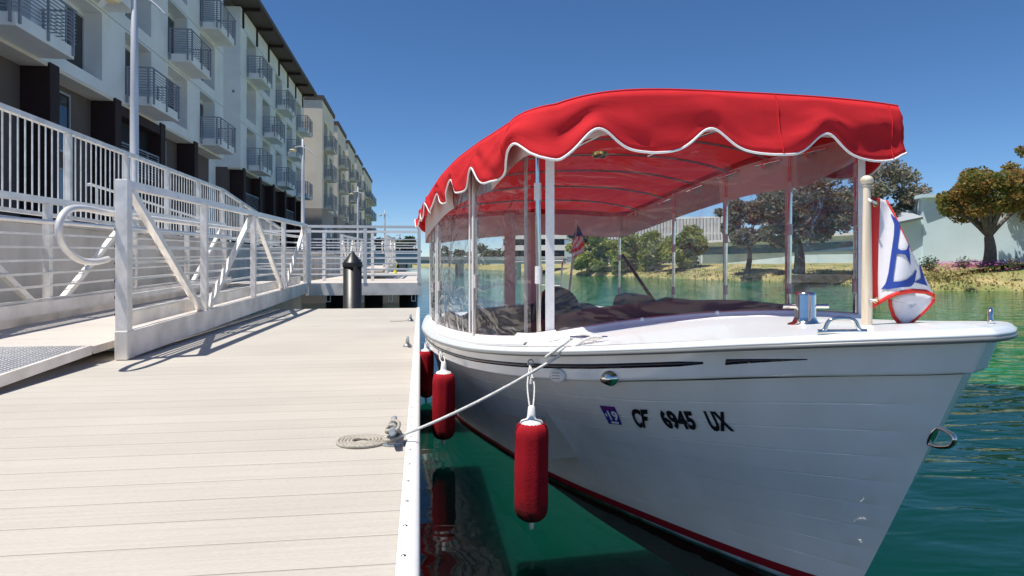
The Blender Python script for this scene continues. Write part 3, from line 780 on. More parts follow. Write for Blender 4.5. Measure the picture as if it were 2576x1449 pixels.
# boot stripe and antifouling
def low_row(z, shrink, N=46):
    s0 = .10+(Zk(0)-z)*.51; return [(s0+(LB-s0)*(k/N)**1.7, max(0, shrink*Pwl(min(4.83, (LB-s0)*(k/N)**1.7))+.004*min(1, k/6)), z) for k in range(N+1)]
for nm, za, zb_, ma, sh in (('boot_stripe', ZB-.001, ZB-.030, 'boot', (1.0, .995)), ('waterline_band', ZB-.030, ZB-.048, 'scum', (.995, .985)), ('bottom', ZB-.048, ZB-.26, 'antifoul', (.985, .60)), ('keel', ZB-.26, ZB-.42, 'antifoul', (.60, .0))):
    mb = MB()
    for side in (1, -1):
        mb.grid([[Wb(s, side*p, z) for s, p, z in low_row(za, sh[0])], [Wb(s, side*p, z) for s, p, z in low_row(zb_, sh[1])]], flip=side < 0)
    mb.build(nm, M[ma], boat)
# upper band standing proud of the planked sides
ss = [LB*(k/70)**1.7 for k in range(71)]
def band_pt(s, side, q, off=0.0):
    # q 0 top .. 1 bottom
    s2 = s+.04+.035*q*(1-min(1, s/1.5)); return Wb(min(s2, LB), side*(Psh(s)*(1-.006*q)+off), Zsh(s)+(Zk(s)-Zsh(s))*q)
mb = MB()
for side in (1, -1):
    rows = [[band_pt(s, side, q, .006) for s in ss] for q in (0, .25, .5, .75, .93, 1.0)]
    rows.append([band_pt(s, side, 1.05, .0) for s in ss]); rows.append([band_pt(s, side, 1.05, -.03) for s in ss])
    mb.grid(rows, flip=side < 0)
    ROW0 = (globals().get('ROW0', []) or [])+[[q_[0] for q_ in rows]]
    mb.grid([[Wb(LB, side*Psh(LB), Zsh(LB)), Wb(LB, 0, Zsh(LB))], [Wb(LB, side*Psh(LB), Zk(LB)), Wb(LB, 0, Zk(LB))]])
mb.grid(ROW0); mb.build('sheer_strake', M['gel'], boat)
# rub rail
RT = .030
prr = [(.0,-.004),(.012,-.004),(.020,.001),(.021,.007),(.017,.010),(.017,.012),(.025,.015),(.026,.024),(.020,.028),(.018,.033),(.010,.039),(-.006,.041),(-.03,.0415)]
mb = MB(); mc = MB()
def sheer_frame(s, side):
    a = Wb(max(0, s-.01), side*Psh(max(0, s-.01)), 0); b = Wb(s+.01, side*Psh(s+.01), 0); d = (b-a); d.z = 0; d.normalize()
    n = Vector((d.y, -d.x, 0)); 
    if n.dot(Wb(s, side, 0)-Wb(s, 0, 0)) < 0: n = -n
    if s < .012: n = (n+Vector((.07,-1,0))*(1-s/.012)).normalized()
    return n
path = [(s, -1) for s in ss[::-1]]+[(s, 1) for s in ss[1:]]
rows = []
for s, side in path:
    c = Wb(s+.045*(1-min(1, s/.3)), side*Psh(s), Zsh(s)); n = sheer_frame(s, side) if s > 0 else Vector((.07,-1,0))
    rows.append([c+n*(o+.004)+Vector((0,0,z*.73)) for o, z in prr])
mb.grid(rows, flip=False); mb.build('rub_rail', M['rubrail'], boat)
mb = MB(); mb.tube([r[3]+Vector((0,0,.000)) for r in rows], .0075, 6); mb.build('rub_rail_shade_bead', M['shade_louvre_grey'], boat)  # dark bead paints the shadow along the lower half of the rail moulding
# foredeck and side decks
CR = lambda s: .062*min(1, s/1.15)**1.6
def deck_pt(s, p, extra=0):
    P_ = max(.001, Psh(s)); k = min(1, abs(p)/P_)
    return Wb(s+.045*(1-min(1, s/.3)), p, Zsh(s)+RT+CR(s)*(1-k*k)*(1 if s < 1.5 else max(0, 1-(s-1.5)*2))+extra)
mb = MB()
mb.grid([[deck_pt(s, Psh(s)*q*.985) for q in np.linspace(-1, 1, 25)] for s in [.001,.02,.05,.1,.16,.24,.34,.45,.58,.72,.86,1.0,1.14,1.28,1.38]])
for side in (1, -1):
    mb.grid([[deck_pt(s, side*Psh(s)*.985), deck_pt(s, side*(Psh(s)-.07)), deck_pt(s, side*(Psh(s)-.135), .004)] for s in np.linspace(1.38, 4.65, 30)], flip=side > 0)
mb.grid([[deck_pt(s, Psh(s)*q*.985, .012*(1-q*q)) for q in np.linspace(-1, 1, 15)] for s in (4.65, 4.8, 5.0, 5.2, 5.3)])
mb.build('deck', M['gelupper'], boat)
# cockpit liner
mb = MB(); cs = np.linspace(1.38, 4.65, 30)
for side in (1, -1):
    mb.grid([[deck_pt(s, side*(Psh(s)-.135), .004), deck_pt(s, side*(Psh(s)-.14), .03), deck_pt(s, side*(Psh(s)-.16), .03), Wb(s, side*(Psh(s)-.17), -.12)] for s in cs], flip=side > 0)
mb.add([Wb(1.38,-.7,-.12), Wb(1.38,.7,-.12), Wb(4.65,.8,-.12), Wb(4.65,-.8,-.12)], [(0,1,2,3)])
mb.add([Wb(4.65,-.8,-.12), Wb(4.65,.8,-.12), deck_pt(4.65,.8), deck_pt(4.65,-.8)], [(0,1,2,3)])
mb.add([Wb(1.38,-.7,-.12), Wb(1.38,.7,-.12), deck_pt(1.38,.7), deck_pt(1.38,-.7)], [(0,1,2,3)])
mb.build('cockpit_liner', M['tan'], boat)
# bench seats and backs
def rounded_slab(mb, s0, s1, p0, p1, z0, z1, lean=0, n=6):
    r = min(.03, (z1-z0)*.4); 
    vs = []; prof2 = [(0,0),(1,0),(1,.75),(.86,.96),(.5,1.0),(.14,.96),(0,.75)]
    rows = []
    for s in np.linspace(s0, s1, n):
        e = 1-.12*((2*(s-s0)/(s1-s0)-1)**6)
        rows.append([Wb(s, p0+(p1-p0)*a+lean*b, z0+(z1-z0)*b*e) for a, b in prof2+[prof2[0]]])
    mb.grid(rows, smooth=True)
    for r_ in (rows[0], rows[-1]): mb.add(r_[:-1], [tuple(range(len(r_)-1))])
seg = [(1.75,2.55),(2.6,3.35),(3.4,4.2)]
for side in (1, -1):
    mb = MB(); rounded_slab(mb, 1.9, 4.5, side*.42, side*.74, -.12, .08); mb.build('bench_base', M['tan'], boat)
    for a, b in seg:
        mb = MB(); rounded_slab(mb, a+.2, b+.2, side*.40, side*.72, .08, .15); mb.build('seat_cushion', M['navy'], boat)
        mb = MB(); rounded_slab(mb, a+.2, b+.2, side*.70, side*.76, .14, .375 if side < 0 else .30, side*.04); mb.build('seat_back', M['navy'], boat)
mb = MB(); rounded_slab(mb, 4.3, 4.62, -.7, .7, -.12, .30, 0, 4); mb.build('stern_bench', M['navy'], boat)
# helm seat
mb = MB(); rows = []
for q in np.linspace(0, 1, 28):
    wv = .135*math.sqrt(max(.02, 1-(max(0, q-.5)/.5)**2.6)); rows.append([Wb(2.22+.05*q-.05*math.cos(a), .395+wv*math.sin(a), .10+.44*q) for a in np.linspace(-1.5, 1.5, 9)]+[Wb(2.30+.05*q+.02*math.cos(a), .395+wv*math.sin(a), .10+.44*q) for a in np.linspace(1.5, -1.5, 9)])
mb.grid([r+[r[0]] for r in rows]); mb.add(rows[-1], [tuple(range(18))]); mb.build('helm_seat', M['navy'], boat)
# dashboard cover
mb = MB(); rows = []
for i, s in enumerate([1.36,1.375,1.42,1.52,1.68,1.85,1.9,1.9]):
    h = [.0,.025,.040,.052,.052,.040,.02,-.25][i]; rows.append([Wb(s+.08*(q*q)-.06, .72*q, Zsh(1.35)+RT+(CR(1.35)+.012)*(1-abs(q)**2.2)+h*(1-abs(q)**4*.5)) for q in np.linspace(-1, 1, 31)])
mb.grid(rows); dsh = mb.build('dashboard', M['dash'], boat)
mb = MB(); mb.tube([ray(1652,768,4.3), ray(1566,642,4.9)], .012, 8); mb.build('hand_pole', M['black'], boat)

# skirt (coaming flap) round the front of the cockpit
PW = .75
def hwp(s): return smooth_ip(s, [1.30,1.356,2.0,2.7,3.4,4.1,4.63,4.8], [.745,.75,.862,.905,.925,.925,.885,.87], .05)
def front_s(p): return 1.335-.04*(1-(p/PW)**2)
mb = MB(); rows = []
for q in np.linspace(-1, 1, 41):
    p = PW*q; s = front_s(p); b = 1-.75*abs(q)**3
    rows.append([deck_pt(s-.05*b, p*.98, .001), deck_pt(s-.03*b, p*.985, .006), deck_pt(s-.012, p*.99, .012), deck_pt(s-.004, p, .022), deck_pt(s+.006, p, .032)])
mb.grid(rows); mb.build('front_skirt', M['skirt'], boat, solid=.003)
mb = MB()
for side in (1, -1):
    mb = MB(); rows = []
    for s in np.linspace(1.33, 4.63, 40):
        k = 1+.15*math.sin(s*21)
        rows.append([deck_pt(s, side*(Psh(s)-.026), .001), deck_pt(s, side*(Psh(s)-.034), .012*k), Wb(s, side*hwp(s)+side*.003, Zsh(s)+.055), Wb(s, side*hwp(s), Zsh(s)+.068)])
    mb.grid(rows, flip=side > 0); mb.build('side_skirt', M['skirt'], boat, solid=.003)
# snaps / small studs
for q in (-.55, -.02, .42):
    p = PW*q; mb = MB(); c = deck_pt(front_s(p)-.006, p, .026); mb.lathe(c, [(.009,-.004),(.009,.002),(.004,.005),(0,.005)], 12, axis=(0,-1,.25)); mb.build('stud', M['whiteplastic'], boat)

# ------------------------------------------------------------------ canopy
HWs = [1.165,1.18,1.22,1.30,1.42,1.94,2.5,3.04,3.6,4.15,4.62,4.74,4.78]; HWp = [.66,.72,.78,.815,.835,.885,.92,.955,.975,.985,.975,.93,.88]
SEs = [1.165,1.42,1.94,2.49,3.04,3.6,4.15,4.78]; SEz = [1.262,1.262,1.272,1.282,1.258,1.215,1.165,1.105]
CRs, CRz = [1.2,1.3,1.6,2.2,4.76], [.045,.06,.085,.09,.07]
def seam_z(s): return smooth_ip(s, SEs, SEz, .15)
def front_z(p): return 1.346+.03*p-(.085 if p > 0 else .012)*(abs(p)/.72)**3.6
loop = []
for s in np.linspace(4.60, 1.42, 200): loop.append((s, smooth_ip(s, HWs, HWp, .06), seam_z(s)))
for k in range(1, 24):      # rounded front corner
    a = k/24*math.pi/2; s = 1.42-.195*math.sin(a); p = .835-.135*(1-math.cos(a)); loop.append((s, p, seam_z(s)*(1-k/24)+front_z(.70)*(k/24)))
loopR = [(s, -p-.03*math.exp(-((s-1.42)/.35)**2), z) for s, p, z in loop[:200]]
for k in range(1, 24):
    a = k/24*math.pi/2; s = 1.42-.195*math.sin(a); p = -.872+.045*(1-math.cos(a)); loopR.append((s, p, (seam_z(s)+.02*k/24)*(1-k/24)+front_z(-.827)*(k/24)))
fr = [(1.225-.012*(1-(p/.70)**2), p, front_z(p)) for p in np.linspace(.70, -.827, 90)]
mirror = loopR[::-1]
full = loop+fr+mirror
# rear edge with rounded corners
p_r = loop[0][1]
rear = [(4.60+.16*math.sin(a), -(p_r-.16*(1-math.cos(a))), seam_z(4.7)) for a in np.linspace(.1, math.pi/2, 10)]
rear += [(4.76, p, seam_z(4.76)+.05*(1-(p/.85)**2)) for p in np.linspace(-.80, .80, 60)]
rear += [(s, -p, z) for s, p, z in rear[:10][::-1]]
full += rear
pts = [Wb(*q) for q in full]
arc = [0]
for a, b in zip(pts, pts[1:]+[pts[0]]): arc.append(arc[-1]+(Vector((b.x, b.y, 0))-Vector((a.x, a.y, 0))).length)
TOT = arc[-1]; arc = arc[:-1]
def arc_at(s, p):
    w_ = Wb(s, p, 0); return arc[min(range(len(pts)), key=lambda i: (pts[i].x-w_.x)**2+(pts[i].y-w_.y)**2)]
peaks = [arc_at(s, .9) for s in (1.95,2.5,3.05,3.6,4.15,4.6)]+[arc_at(1.32, .82)]+[arc_at(1.21, p) for p in (.54,.07,-.455)]+[arc_at(1.32, -.84)]+[arc_at(s, -.9) for s in (1.95,2.5,3.05,3.6,4.15,4.6)]+[arc_at(4.76, p) for p in (-.45,0,.45)]
aL, aF0, aF1, aR = arc_at(1.9, .9), arc_at(1.2, .74), arc_at(1.2, -.74), arc_at(1.9, -.9)
aM = arc_at(3.1, .9); aM2 = arc_at(3.8, .9)
def base_drop(a): return ip(a, [0, aM2, aM, aL, aF0-.03, aF0+.25, aF1-.25, aF1+.03, aR, TOT], [.125,.155,.195,.205,.215,.240,.250,.245,.20,.14])
def amp(a): return ip(a, [0, aL, aF0, aF0+.2, aF1-.2, aF1, aR, TOT], [.085,.085,.10,.092,.092,.10,.085,.085])
def drop(a):
    d = min(min(abs(a-q), TOT-abs(a-q)) for q in peaks)
    return base_drop(a)-amp(a)*math.exp(-(d/.088)**2)-.010*math.exp(-((d-.27)/.12)**2)*-1
N = 760; cur = []
rows = [[] for _ in range(10)]; hem = []; top = []
idx = 0
for i in range(N):
    a = TOT*i/N
    while idx < len(arc)-1 and arc[idx+1] <= a: idx += 1
    nx = (idx+1) % len(pts); a1 = arc[idx+1] if idx+1 < len(arc) else TOT
    f = (a-arc[idx])/max(1e-9, a1-arc[idx]); c = pts[idx].lerp(pts[nx], f)
    d = (pts[(idx+3) % len(pts)]-pts[idx-2]); d.z = 0; d.normalize(); n = Vector((-d.y, d.x, 0))
    if n.dot(c-Wb(3, 0, c.z)) < 0: n = -n
    D = drop(a); top.append(c)
    side = max(0, 1-abs(a-(aF0+aF1)/2)/((aF1-aF0)/2+.3)) 
    for k in range(10):
        q = k/9; z = D*q
        wr = noise.noise(Vector((a*2.6+q*1.2, q*1.1, 1)))*.042*q+noise.noise(Vector((a*5.5+q*5, q*1.2, 5)))*.014*math.sin(math.pi*min(1, q*1.1))
        wr += .020*q**.7*(1-abs(noise.noise(Vector((a*3.1-q*2.2, q*.7, 9)))*2.2))*(1-.3*q)-.010*q
        wr += .014*q*math.sin(a*6.1)*math.exp(-((a-aF0-.1)/1.2)**2)
        rows[k].append(c+n*(.004+.035*q**1.3+.012*math.sin(q*math.pi)+wr)+Vector((0,0,-z)))
    hem.append(rows[9][-1]+n*.0)
can = empty('canopy_anchor', (0,0,0)); bpy.data.objects.remove(can)
mb = MB(); mb.grid([r+[r[0]] for r in rows], smooth=True); canopy = mb.build('canopy', M['canvas'], boat, solid=.0016)
mb = MB(); mb.tube(hem, .0050, 8, closed=True); mb.build('piping', M['piping'], canopy)
mb = MB(); mb.tube([p+Vector((0,0,.003)) for p in top], .0055, 6, closed=True); mb.build('seam_welt', M['canvas'], canopy)
for sp in (arc_at(1.21, -.24), arc_at(1.21, -.79), arc_at(1.4, .83)):
    ii = int(sp/TOT*N) % N; mb = MB(); mb.tube([rows[k][ii]+Vector((-.001,-.003,0)) for k in range(10)], .0028, 6); mb.build('panel_seam', M['canvas'], canopy)
# roof sheet: left edge point i pairs with right edge point
Ls = loop; rows = []
for (s, p, z), (s2, p2, z2) in zip(loop, loopR):
    cr = ip(s, CRs, CRz)
    rows.append([Wb(s-.012*(1-q*q)*max(0, 1-(s-1.225)/.12) if s < 1.34 else s, p*(1+q)/2+p2*(1-q)/2, z*(1+q)/2+z2*(1-q)/2+cr*(1-abs(q)**2.2)) for q in np.linspace(-1, 1, 33)])
rows.append(None)
# exact front row
rows[-1] = [Wb(1.225-.012*(1-(pp/.70)**2), pp, front_z(pp)) for pp in np.linspace(-.827, .70, 33)]
s, p, z = Ls[0]; rows.insert(0, [Wb(4.76, .85*q, seam_z(4.76)+.05*(1-q*q)) for q in np.linspace(-1, 1, 33)])
mb = MB(); mb.grid(rows); mb.build('roof_panel', M['canvas'], canopy)
# inner white band
def inset(q, off):
    s, p, z = q; c = Wb(3.0, 0, 0); return Wb(s+(.03 if s < 1.34 else (-.03 if s > 4.6 else 0)), p*(1-off/max(.3, abs(p))), z)
bandpts = [inset(q, .035) for q in full[::3]]; bandlow = [.155+.085*min(1, max(0, (q[0]-1.45)/.4)) for q in full[::3]]
mb = MB(); mb.grid([[b+Vector((0,0,-.045)) for b in bandpts+[bandpts[0]]], [b+Vector((0,0,-l)) for b, l in zip(bandpts+[bandpts[0]], bandlow+[bandlow[0]])]]); mb.build('inner_band', M['pinkband'], canopy)
# bows
for s in (1.36, 1.76, 2.2, 2.7, 3.2, 3.75, 4.3):
    p = smooth_ip(s, HWs, HWp, .06)-.06; z = seam_z(s); cr = ip(s, CRs, CRz)
    arcp = [Wb(s, p*q, z-.022-.03*abs(q)**4+cr*(1-abs(q)**2.2)) for q in np.linspace(-1, 1, 27)]
    mb = MB(); mb.tube(arcp, .0082, 8); b = mb.build('canopy_bow', M['steel'], boat)
    for sd in (1, -1):
        mb = MB(); e = Wb(s, sd*p, z-.085); mb.tube([Wb(max(1.26, s-.12), sd*p, seam_z(s-.12)-.075), Wb(s+.12, sd*p, seam_z(s+.12)-.075)], .0095, 8)
        mb.tube([e+Vector((0,.04,-.018)), e+Vector((0,.04,.03))], .014, 8); mb.build('clamp', M['chrome'], b)
for sd in (.28, -.28):
    mb = MB(); mb.tube([Wb(s, sd, seam_z(s)-.045+ip(s, CRs, CRz)*(1-abs(sd/.9)**2.2)) for s in np.linspace(1.3, 2.6, 8)], .009, 8); mb.build('ridge_tube', M['chrome'], boat)
# cabin light under the roof
mb = MB(); mb.lathe(Wb(2.0, .25, 1.235), [(0,-.03),(.03,-.028),(.042,-.012),(.045,0)], 20); mb.build('cabin_light', M['brass'], boat)

# posts, zip strips and windows
near = [1.356, 2.22, 3.62, 4.5]; far = [1.356, 2.0, 2.75, 3.56, 4.62]
def strip(s, side, w_, p=None, ds=0, top_off=-.11, name='zip_strip', nrm=None, m='webbing'):
    p = hwp(s)+.006 if p is None else p
    zt = seam_z(s)+top_off+.06
    mb = MB(); a = w_/2; rows = []
    for q in np.linspace(0, 1, 8):
        z = Zsh(s)+.06+(zt-Zsh(s)-.06)*q
        if nrm == 'front': rows.append([Wb(front_s(p)-.004, side*(p-a), z), Wb(front_s(p)-.004, side*(p+a), z)])
        else: rows.append([Wb(s+ds-a, side*p, z), Wb(s+ds+a, side*p, z)])
    mb.grid(rows, smooth=False); return mb.build(name, M[m], boat, solid=.004)
for i, s in enumerate(near):
    mb = MB(); b = Wb(s, hwp(s)-.02, Zsh(s)+.03); t_ = Wb(s, hwp(s)-.01, seam_z(s)-.05); mb.tube([b, t_], .0115, 10); po = mb.build('canopy_post', M['chrome'], boat)
    for zz in (.33, .72):
        c = b.lerp(t_, zz); mb = MB(); mb.tube([c+Vector((0,0,-.035)), c+Vector((0,0,.035))], .0155, 10); mb.build('strap', M['webbing'], po)
    if i > 0: strip(s, 1, .042, ds=-.05); strip(s, 1, .042, ds=.06)
for i, s in enumerate(far):
    mb = MB(); b = Wb(s, -hwp(s)+.02, Zsh(s)+.03); t_ = Wb(s, -hwp(s)+.01, seam_z(s)-.05); mb.tube([b, t_], .0115, 10); po = mb.build('canopy_post', M['chrome'], boat)
    for zz in (.2, .55, .8):
        c = b.lerp(t_, zz); mb = MB(); mb.tube([c+Vector((0,0,-.03)), c+Vector((0,0,.03))], .015, 10); mb.build('strap', M['pinkband'], po)
    if i > 0: strip(s, -1, .04, ds=.05, m='pinkband')
strip(1.356, 1, .050, ds=.13); strip(1.33, 1, .036, p=.696, nrm='front'); strip(1.33, -1, .034, p=.742, nrm='front')
mb = MB(); mb.grid([[deck_pt(1.52,.83,.0), deck_pt(1.40,.815,.0), deck_pt(1.27,.77,.0), deck_pt(1.24,.675,.004)], [Wb(1.50,.79,Zsh(1.5)+.082), Wb(1.38,.775,Zsh(1.38)+.08), Wb(1.32,.755,Zsh(1.32)+.08), Wb(1.315,.675,Zsh(1.3)+.085)]], smooth=False); mb.build('corner_flap', M['skirt'], boat, solid=.003)
# rear wide strips
for p in (.18, -.02):
    mb = MB(); mb.grid([[Wb(4.6, p-.05, z), Wb(4.6, p+.05, z)] for z in np.linspace(.25, 1.12, 6)], smooth=False); mb.build('rear_strip', M['pinkband'], boat, solid=.003)

def pane(rows, name='window_panel'):
    mb = MB(); mb.grid(rows); o = mb.build(name, M['vinyl'], boat); return o
rows = []
for q in np.linspace(-.97, .94, 34):
    p = PW*q; s = front_s(p); r = []
    for k in np.linspace(0, 1, 14):
        zb_ = Zsh(1.3)+RT+CR(1.3)*(1-(p/.83)**2)+.03; zt = front_z(p)-.13
        bul = .012*math.sin(k*math.pi)*math.sin(p*5)
        r.append(Wb(s+bul, p, zb_+(zt-zb_)*k))
    rows.append(r)
pane(rows, 'front_window')
def side_pane(s0, s1, side):
    rows = []
    for s in np.linspace(s0, s1, 18):
        r = []
        for k in np.linspace(0, 1, 12):
            zb_ = Zsh(s)+.062; zt = seam_z(s)-.06; bul = .014*math.sin(k*math.pi)*math.sin((s-s0)/(s1-s0)*math.pi)*math.sin(s*9+k*4)
            r.append(Wb(s, side*(hwp(s)+bul), zb_+(zt-zb_)*k))
        rows.append(r)
    pane(rows, 'side_window')
for a, b in zip(near, near[1:]): side_pane(a+.04, b-.07, 1)
for a, b in zip(far, far[1:]): side_pane(a+.03, b-.03, -1)
pane([[Wb(4.6, p, z) for z in np.linspace(.25, 1.1, 12)] for p in np.linspace(.16, .84, 12)], 'rear_window')
pane([[Wb(4.6, p, z) for z in np.linspace(.25, 1.1, 12)] for p in np.linspace(-.84, -.55, 8)], 'rear_window')

# hull details -------------------------------------------------------
def ribbon(pts_top, pts_bot, name, m):
    mb = MB(); mb.grid([pts_top, pts_bot]); return mb.build(name, M[m], boat, solid=.0006)
sv = np.linspace(.46, 4.9, 70)
ribbon([band_pt(s, 1, .40 if s > .475 else .45, .0075) for s in sv], [band_pt(s, 1, .58 if s > .475 else .53, .0075) for s in sv], 'cove_stripe', 'navystripe')
sv = np.linspace(.235, .405, 24)
ribbon([band_pt(s, 1, .46-.07*((s-.235)/.17), .0075) for s in sv], [band_pt(s, 1, .49+.10*((s-.235)/.17), .0075) for s in sv], 'cove_arrow', 'navystripe')
def outward(s, f):
    a = hull_pt(s-.02, f); b = hull_pt(s+.02, f); c = hull_pt(s, f+.03); n = (b-a).cross(c-hull_pt(s, f)).normalized()
    if n.dot(hull_pt(s, f)-Wb(s, 0, 0)) < 0: n = -n
    return n, (b-a).normalized()
def find_s(u, q):
    best = None
    for k in range(600):
        s = .05+k*.005; P = band_pt(s, 1, q, .006); t = P.x*S+P.y*C; uu = 1288+1665*(P.x*C-P.y*S)/t
        if best is None or abs(uu-u) < best[0]: best = (abs(uu-u), s, P)
    return best[1], best[2]
# bow navigation light
s_, P = find_s(1534, .93); a = band_pt(s_-.02, 1, .93); b = band_pt(s_+.02, 1, .93); tg = (b-a).normalized(); n = Vector((tg.y, -tg.x, 0)); n = -n if n.x > 0 else n
def oval(c, n, tg, ra, rb, prof_, name, m, parent=boat, nseg=28):
    up = n.cross(tg).normalized(); mb = MB(); vs = []
    for k_, h in prof_:
        for j in range(nseg):
            an = 2*math.pi*j/nseg; vs.append(c+n*h+tg*(ra*k_*math.cos(an))+up*(rb*k_*math.sin(an)))
    fs = [(i*nseg+j, i*nseg+(j+1) % nseg, (i+1)*nseg+(j+1) % nseg, (i+1)*nseg+j) for i in range(len(prof_)-1) for j in range(nseg)]
    mb.add(vs, fs, 0, True); mb.add(vs[-nseg:], [tuple(range(nseg))]); return mb.build(name, m, parent)
nl = oval(P, n, tg, .034, .026, [(1,0),(1,.004),(.9,.007),(.82,.016),(.6,.026),(.2,.03)], 'bow_light', M['chrome'])
oval(P+n*.022+Vector((0,0,-.006)), n, tg, .020, .010, [(1,-.004),(.9,.006),(.3,.009)], 'lens', M['black'], nl)
s_, P = find_s(1405, .86); a = band_pt(s_-.02, 1, .86); b = band_pt(s_+.02, 1, .86); tg = (b-a).normalized(); n = Vector((tg.y, -tg.x, 0)); n = -n if n.x > 0 else n
vt = oval(P, n, tg, .047, .026, [(1,0),(1,.005),(.93,.009),(.5,.011)], 'vent_cover', M['whiteplastic'])
for k in (-1, 0, 1):
    mb = MB(); c = P+n*.0115+Vector((0,0,k*.010)); mb.bar(c-tg*.022, c+tg*.022, .002, .003); mb.build('louvre', M['shade_louvre_grey'], vt)
# bow eye
zc = .215; sc = .10+(Zk(0)-zc)*.51; c = Wb(sc, 0, zc); nrm = (Wb(sc-.1, 0, zc)-Wb(sc, 0, zc)).normalized(); upv = (Wb(.1, 0, Zk(0))-Wb(.35, 0, Zk(0)-.49)).normalized()
oval(c+nrm*.002, nrm, upv, .034, .010, [(1,0),(1,.004),(.8,.006)], 'bow_eye_plate', M['chrome'])
mb = MB(); out = (nrm+upv.cross(Vector((1,0,0))).normalized()*0).normalized()
mb.tube(smooth_path([c+upv*.026, c+upv*.026+out*.03, c+upv*.012+out*.062, c-upv*.012+out*.062, c-upv*.026+out*.03, c-upv*.026], 6), .006, 10); mb.build('bow_eye', M['chrome'], boat)
# mooring bit
c = deck_pt(.694, 0); bt = None
mb = MB(); mb.lathe(c+Vector((0,0,-.006)), [(.055,0),(.054,.006),(.040,.012),(.036,.02),(.033,.03),(.033,.1),(.031,.108),(.024,.1115),(0,.112)], 32); bt = mb.build('mooring_bit', M['chrome'], boat)
mb = MB(); d = Vector((C,-S,0)); mb.tube([c+d*-.075+Vector((0,0,.058)), c+d*.075+Vector((0,0,.058))], .0075, 10); mb.build('cross_pin', M['chrome'], bt)
# flush chocks on the foredeck
def chock(c, tg, name='bow_chock', L=.075):
    mb = MB(); up = Vector((0,0,1)); sd = tg.cross(up).normalized()
    mb.tube(smooth_path([c-tg*L+up*.004, c-tg*L*.72+up*.007, c-tg*L*.55+up*.028, c-tg*.3*L+up*.036, c+tg*.3*L+up*.036, c+tg*L*.55+up*.028, c+tg*L*.72+up*.007, c+tg*L+up*.004], 6), .0058, 10)
    mb.tube([c-tg*L+up*.004, c+tg*L+up*.004], .0062, 10); mb.build(name, M['chrome'], boat)
def deck_hit(u, v):
    best = None
    for i in range(60):
        for j in range(-20, 21):
            s = .03+i*.02; p = Psh(s)*j/20*.97; P = deck_pt(s, p); t = P.x*S+P.y*C; uu = 1288+1665*(P.x*C-P.y*S)/t; vv = 665-1665*(P.z-H)/t
            e = (uu-u)**2+((vv-v)*2)**2
            if best is None or e < best[0]: best = (e, s, p, P)
    return best
e, s_, p_, P = deck_hit(2118, 838); a = deck_pt(s_-.05, Psh(s_-.05)*.8); b = deck_pt(s_+.05, Psh(s_+.05)*.8); chock(P, Vector((C,-S,0)).lerp((a-b).normalized(), .25).normalized(), L=.058)
chock(deck_pt(.13, -.14), (deck_pt(.05,-.06)-deck_pt(.25,-.24)).normalized(), L=.035)
# side deck cleat and the mooring line
cl_c = deck_pt(.94, .60)
e, s_, p_, P = deck_hit(1478, 862); cl_c = P; print('deck cleat', s_, p_, P)
mb = MB(); tg = Vector((C,-S,0)); mb.tube([cl_c+tg*-.065+Vector((0,0,.022)), cl_c+Vector((0,0,.018)), cl_c+tg*.065+Vector((0,0,.022))], [.004,.008,.004], 8)
mb.tube([cl_c+tg*-.02+Vector((0,0,-.01)), cl_c+tg*-.02+Vector((0,0,.018))], .006, 8); mb.tube([cl_c+tg*.02+Vector((0,0,-.01)), cl_c+tg*.02+Vector((0,0,.018))], .006, 8)
mb.build('deck_cleat', M['chrome'], boat)
A = Vector((CX+.022, CY-.01, .03)); B = cl_c+Vector((-.02,-.008,.012)); mid = [A.lerp(B, q)+Vector((0,0,-.045*4*q*(1-q)*.5)) for q in np.linspace(0, 1, 14)]
edge = [B, B+tg*.03+Vector((0,-.01,.012)), B+tg*.06+Vector((0,0,.010)), B+tg*.03+Vector((0,.03,.012)), B+tg*-.02+Vector((0,.02,.012)), B.lerp(A, .12)+Vector((.0,-.006,.022)), B.lerp(A, .2)+Vector((0,-.004,.01))]
twist_rope('mooring_line', mid+smooth_path(edge, 6)[1:], .0055, M['ropewhite'], 'white twisted mooring line running from the foreground dock cleat up to the boat deck', 'rope', pitch=.02)

# registration numbers, laid on the hull surface
def proj(P):
    t = P.x*S+P.y*C; return 1288+1665*(P.x*C-P.y*S)/t, 665-1665*(P.z-H)/t
def hull_find(u, v):
    best = None
    for i in range(140):
        s = .2+i*.012
        for j in range(50):
            f = .02+j*.014; a, b = proj(hull_pt(s, f)); e = (a-u)**2+(b-v)**2
            if best is None or e < best[0]: best = (e, s, f)
    _, s, f = best
    for st in (.006, .002, .0007):
        for _ in range(12):
            c = [(sum((x-y)**2 for x, y in zip(proj(hull_pt(s+ds*st, f+df*st)), (u, v))), s+ds*st, f+df*st) for ds in (-1,0,1) for df in (-1,0,1)]
            b = min(c); 
            if (b[1], b[2]) == (s, f): break
            s, f = b[1], b[2]
    return s, f
def text_mesh(body, width, height, bold=0.0):
    cu = bpy.data.curves.new('t', 'FONT'); cu.body = body; cu.offset = bold; cu.resolution_u = 3
    o = bpy.data.objects.new('t', cu); COL.objects.link(o); bpy.context.view_layer.update()
    me = bpy.data.meshes.new_from_object(o.evaluated_get(bpy.context.evaluated_depsgraph_get())); bpy.data.objects.remove(o)
    vs = [v.co.copy() for v in me.vertices]; fs = [tuple(p.vertices) for p in me.polygons]
    x0 = min(v.x for v in vs); x1 = max(v.x for v in vs); y0 = min(v.y for v in vs); y1 = max(v.y for v in vs)
    return [((v.x-x0)/(x1-x0)*width, (v.y-y0)/(y1-y0)*height) for v in vs], fs
